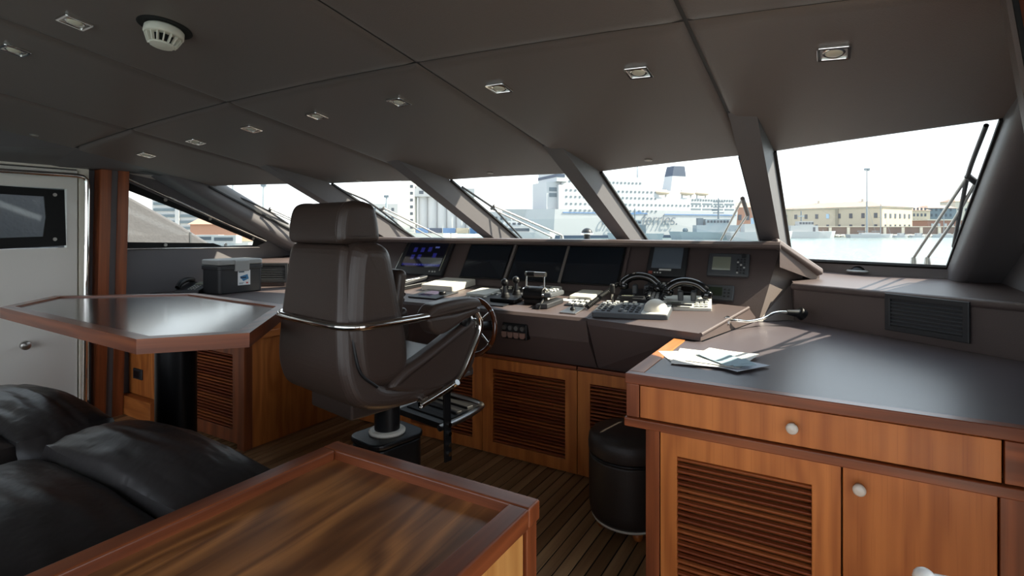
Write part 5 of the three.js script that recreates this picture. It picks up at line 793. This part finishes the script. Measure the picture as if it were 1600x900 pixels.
{ // the big white ferry
  const font = await new FontLoader().loadAsync('fonts/droid/droid_sans_regular.typeface.json');
  const t = thing('ferry', 'huge white ferry with dark blue topped funnel across the harbour', 'ship');
  const out = (b, e = 0) => [[-66 + e, 0], [-56, -b * 0.62], [-44, -b], [60, -b], [61, 0], [60, b], [-44, b], [-56, b * 0.62]];
  const shell = (a, b, h0, h1) => { const pos = [], n = a.length, lo = (i) => [a[i][0], h0, -a[i][1]], up = (i) => [b[i][0], h1, -b[i][1]]; for (let i = 0; i < n; i++) { const j = (i + 1) % n; pos.push(...lo(i), ...lo(j), ...up(j), ...lo(i), ...up(j), ...up(i)); pos.push(...up(i), ...up(j), 0, h1, 0); } const g = new THREE.BufferGeometry(); g.setAttribute('position', new THREE.Float32BufferAttribute(pos, 3)); g.computeVertexNormals(); return g; };
  part(t, 'hull', shell(out(9.2, 8), out(11), -0.5, 13.4), X.ship); part(t, 'boot_topping', shell(out(9.4, 8), out(9.6, 8), -0.6, 1.4), X.navy);
  part(t, 'hull_stripe', box(-40, 5, 11.6, 12.1, -11.06, -10.8), X.blue); part(t, 'hull_stripe', box(15, 59, 11.2, 11.7, -11.06, -10.8), X.blue);
  part(t, 'superstructure', box(-42, 12, 13.4, 24.5, -10.5, 10.5), X.ship); part(t, 'superstructure', box(-40, 4, 24.5, 29.2, -9.5, 9.5), X.ship); part(t, 'superstructure', box(12, 59, 13.4, 19.8, -10.5, 10.5), X.ship);
  const fb = part(t, 'bridge', box(-47, -40, 13.4, 26, -8.5, 8.5), X.ship); for (let r = 0; r < 2; r++) part(fb, 'window', box(-45.8, -41.6, 19 + r * 2.6, 20.8 + r * 2.6, -8.62, -8.3), X.greyDark); part(t, 'bridge_wing', box(-43, -38, 26, 31, -10.8, 10.8), X.ship); part(t, 'bridge_windows', box(-43.1, -39, 28, 29.4, -10.95, 10.95), X.navy);
  const small = new THREE.BoxGeometry(0.8, 0.8, 0.3), rows = (s0, s1, n, h, z, name) => part(t, name, join(Array.from({ length: n }, (_, k) => small.clone().translate(s0 + (s1 - s0) * k / (n - 1), h, z))), X.greyDark);
  rows(-38, 2, 20, 26.4, 9.55, 'porthole_row'); rows(-38, 10, 22, 22.2, 10.55, 'porthole_row'); rows(-38, 10, 22, 19.2, 10.55, 'porthole_row'); rows(-38, 56, 40, 16.0, 10.55, 'porthole_row'); rows(-36, 10, 20, 13.0, 11.02, 'porthole_row'); rows(32, 57, 16, 18.9, 10.55, 'porthole_row');
  for (const h of [13.9, 16.6]) for (let k = 0; k < 4; k++) part(t, 'deck_opening', box(31 + k * 7, 37 + k * 7, h, h + 0.75, -10.6, -10.3), X.greyDark);
  const f = part(t, 'funnel', hexa([V(23, 19.8, -4), V(34, 19.8, -4), V(34, 19.8, 4), V(23, 19.8, 4)], [V(25.2, 31.4, -3.4), V(33.4, 31.4, -3.4), V(33.4, 31.4, 3.4), V(25.2, 31.4, 3.4)]), X.ship); part(f, 'funnel_top', hexa([V(25.2, 31.4, -3.45), V(33.5, 31.4, -3.45), V(33.5, 31.4, 3.45), V(25.2, 31.4, 3.45)], [V(26.4, 36.6, -3), V(33, 36.6, -3), V(33, 36.6, 3), V(26.4, 36.6, 3)]), X.navy);
  part(t, 'funnel_casing', box(14, 24, 19.8, 23.6, -5, 5), X.ship); part(t, 'mast', rod(new THREE.Vector3(4, 24, 4), new THREE.Vector3(4, 37, 4), 0.35, 0.2), X.greyDark);
  for (const s of [14, 29, 38]) { const b = part(t, 'lifeboat', new THREE.SphereGeometry(1, 16, 10).scale(4.4, 1.3, 1.6).translate(s, 22.3, 10.2), X.orange); part(b, 'davit', box(s - 3, s - 2.4, 19.8, 23.8, -9.8, -9.2), X.white); part(b, 'davit', box(s + 2.4, s + 3, 19.8, 23.8, -9.8, -9.2), X.white); }
  const text = (str, size, s, h) => { const g = new TextGeometry(str, { font, size, depth: 0.15, curveSegments: 4 }); g.applyMatrix4(new THREE.Matrix4().set(1, 0.25, 0, 0, 0, 1, 0, 0, 0, 0, 1, 0, 0, 0, 0, 1)); g.translate(s, h, 10.95); part(t, 'lettering', g, X.letter); };
  text('dig', 4.8, -20.5, 6.4); text('ferries.', 4.8, 1.5, 6.4);
  part(t, 'wave_emblem', hexa([V(-5, 11.2, -11.05), V(2, 11.6, -11.05), V(2, 11.6, -10.9), V(-5, 11.2, -10.9)], [V(-5, 11.6, -11.05), V(1, 13.2, -11.05), V(1, 13.2, -10.9), V(-5, 11.6, -10.9)]), X.blue);
  H(t, 57, 268, 0.35);
}
{ // grain silo
  const t = thing('grain_silo', 'tall pale grain silo with a square tower on the left quay', 'building');
  part(t, 'tower', box(-64, -54.5, 0, 29.5, 0, 10), X.concrete); part(t, 'tower_cap', box(-62.5, -56, 29.5, 32.5, 2, 8), X.white); for (let r = 0; r < 7; r++) part(t, 'window', box(-57, -55.4, 3 + r * 3.8, 4.6 + r * 3.8, -0.15, 0.2), X.pane);
  for (let k = 0; k < 6; k++) part(t, 'silo', new THREE.CylinderGeometry(2.9, 2.9, 21, 24).translate(-50.5 + k * 5.4, 10.5, -5), X.ship); part(t, 'gallery', box(-54.5, -21, 21, 25.5, 0, 10), X.white); part(t, 'gallery_roof', box(-54, -30, 25.5, 27.5, 2, 8), X.ship); for (let k = 0; k < 5; k++) part(t, 'window', box(-52 + k * 6, -49.5 + k * 6, 22.4, 24.2, -0.15, 0.2), X.pane);
  part(t, 'annex', box(-20, -2, 0, 12.5, 0, 12), X.ship); for (let r = 0; r < 2; r++) for (let k = 0; k < 6; k++) part(t, 'window', box(-18.5 + k * 3, -17.1 + k * 3, 4 + r * 4, 5.7 + r * 4, -0.15, 0.2), X.pane);
  part(t, 'annex', box(-86, -64, 0, 17, 0, 14), X.white); for (let r = 0; r < 3; r++) for (let k = 0; k < 6; k++) part(t, 'window', box(-84.5 + k * 3.4, -83 + k * 3.4, 4 + r * 4.4, 5.8 + r * 4.4, -0.15, 0.2), X.pane);
  H(t, 0, 300).position.y = WATER + 1.5;
  const cols = [X.blue, X.navy, X.blue, X.cream, X.blue, X.paleBlue, X.navy];
  ['leftmost of', 'second of', 'third of', 'fourth and cream one of', 'fifth of', 'sixth and pale blue one of', 'rightmost of'].forEach((w, k) => { const c = thing('shipping_container', w + ' the containers in a row below the silo', 'container', 'containers below the silo'); part(c, 'box', box(-3, 3, 0, 2.6, 0, 2.5), cols[k]); for (let r = 0; r < 5; r++) part(c, 'rib', box(-2.7 + r * 1.25, -2.45 + r * 1.25, 0.1, 2.5, -0.08, 0.02), cols[k]); H(c, -44 + k * 6.6, 262).position.y = WATER + 2.2; });
}
{ // masts and boats to port
  for (const [u, w, h, label] of [[-104, 200, 30, 'tall thin pole seen in the port corner pane'], [-88, 190, 20, 'short thick pole right of the tall one in the port pane'], [-48, 205, 17, 'thin pole left of the silo']]) { const t = thing('quay_pole', label, 'pole', 'poles on the port quay'); part(t, 'pole', rod(new THREE.Vector3(0, 0, 0), new THREE.Vector3(0, h, 0), 0.5, 0.35), X.grey); part(t, 'head', box(-0.9, 0.9, h - 0.6, h + 0.3, -0.4, 0.4), X.greyDark); H(t, u, w); }
  const t = thing('terminal_building', 'white building with long louvred bands outside the port window', 'building'); part(t, 'wall', box(-10, 12, 0, 14.5, 0, 14), X.ship); for (let r = 0; r < 6; r++) part(t, 'louvre_band', box(-9.5, 11.5, 3.2 + r * 1.8, 4.0 + r * 1.8, -0.3, 0.1), X.greyDark); for (const u of [-3, 5]) part(t, 'pier', box(u, u + 1.2, 0, 14.5, -0.5, 0.1), X.ship); H(t, -96, 158).position.y = WATER + 1.1;
  const s = thing('harbour_shed', 'rust coloured shed outside the port window', 'building'); part(s, 'wall', box(-6, 6, 0, 4.6, 0, 10), X.rust); part(s, 'roof', hexa([V(-6.5, 4.6, -0.5), V(6.5, 4.6, -0.5), V(6.5, 4.6, 10.5), V(-6.5, 4.6, 10.5)], [V(-6, 6.4, 4.5), V(6, 6.4, 4.5), V(6, 6.4, 5.5), V(-6, 6.4, 5.5)]), X.tile); H(s, -78, 140).position.y = WATER + 1.1;
  const q = thing('quay', 'low pale quay outside the port window', 'quay'); part(q, 'wall', box(-60, 45, -1, 1.1, 0, 60), X.concrete); part(q, 'kerb', box(-60, 45, 1.1, 1.5, 0, 0.8), X.stone); H(q, -95, 132);
  for (const [u, w, label] of [[-66, 118, 'white motor boat nearest the rust coloured shed'], [-58, 110, 'white motor boat at the forward corner of the port window']]) { const b = thing('motor_boat', label, 'boat', 'boats outside the port window'); hull(b, 11, 3.4, 1.6, 1, X.ship); part(b, 'cabin', box(-3, 2, 1.5, 3.2, -1.2, 1.2), X.white); part(b, 'window', box(-2.4, 1.4, 2.1, 2.8, -1.3, 1.3), X.pane); H(b, u, w); }
}

scene.traverse((o) => { if (o.isMesh) { o.castShadow = true; o.receiveShadow = true; } });
renderer.render(scene, camera);
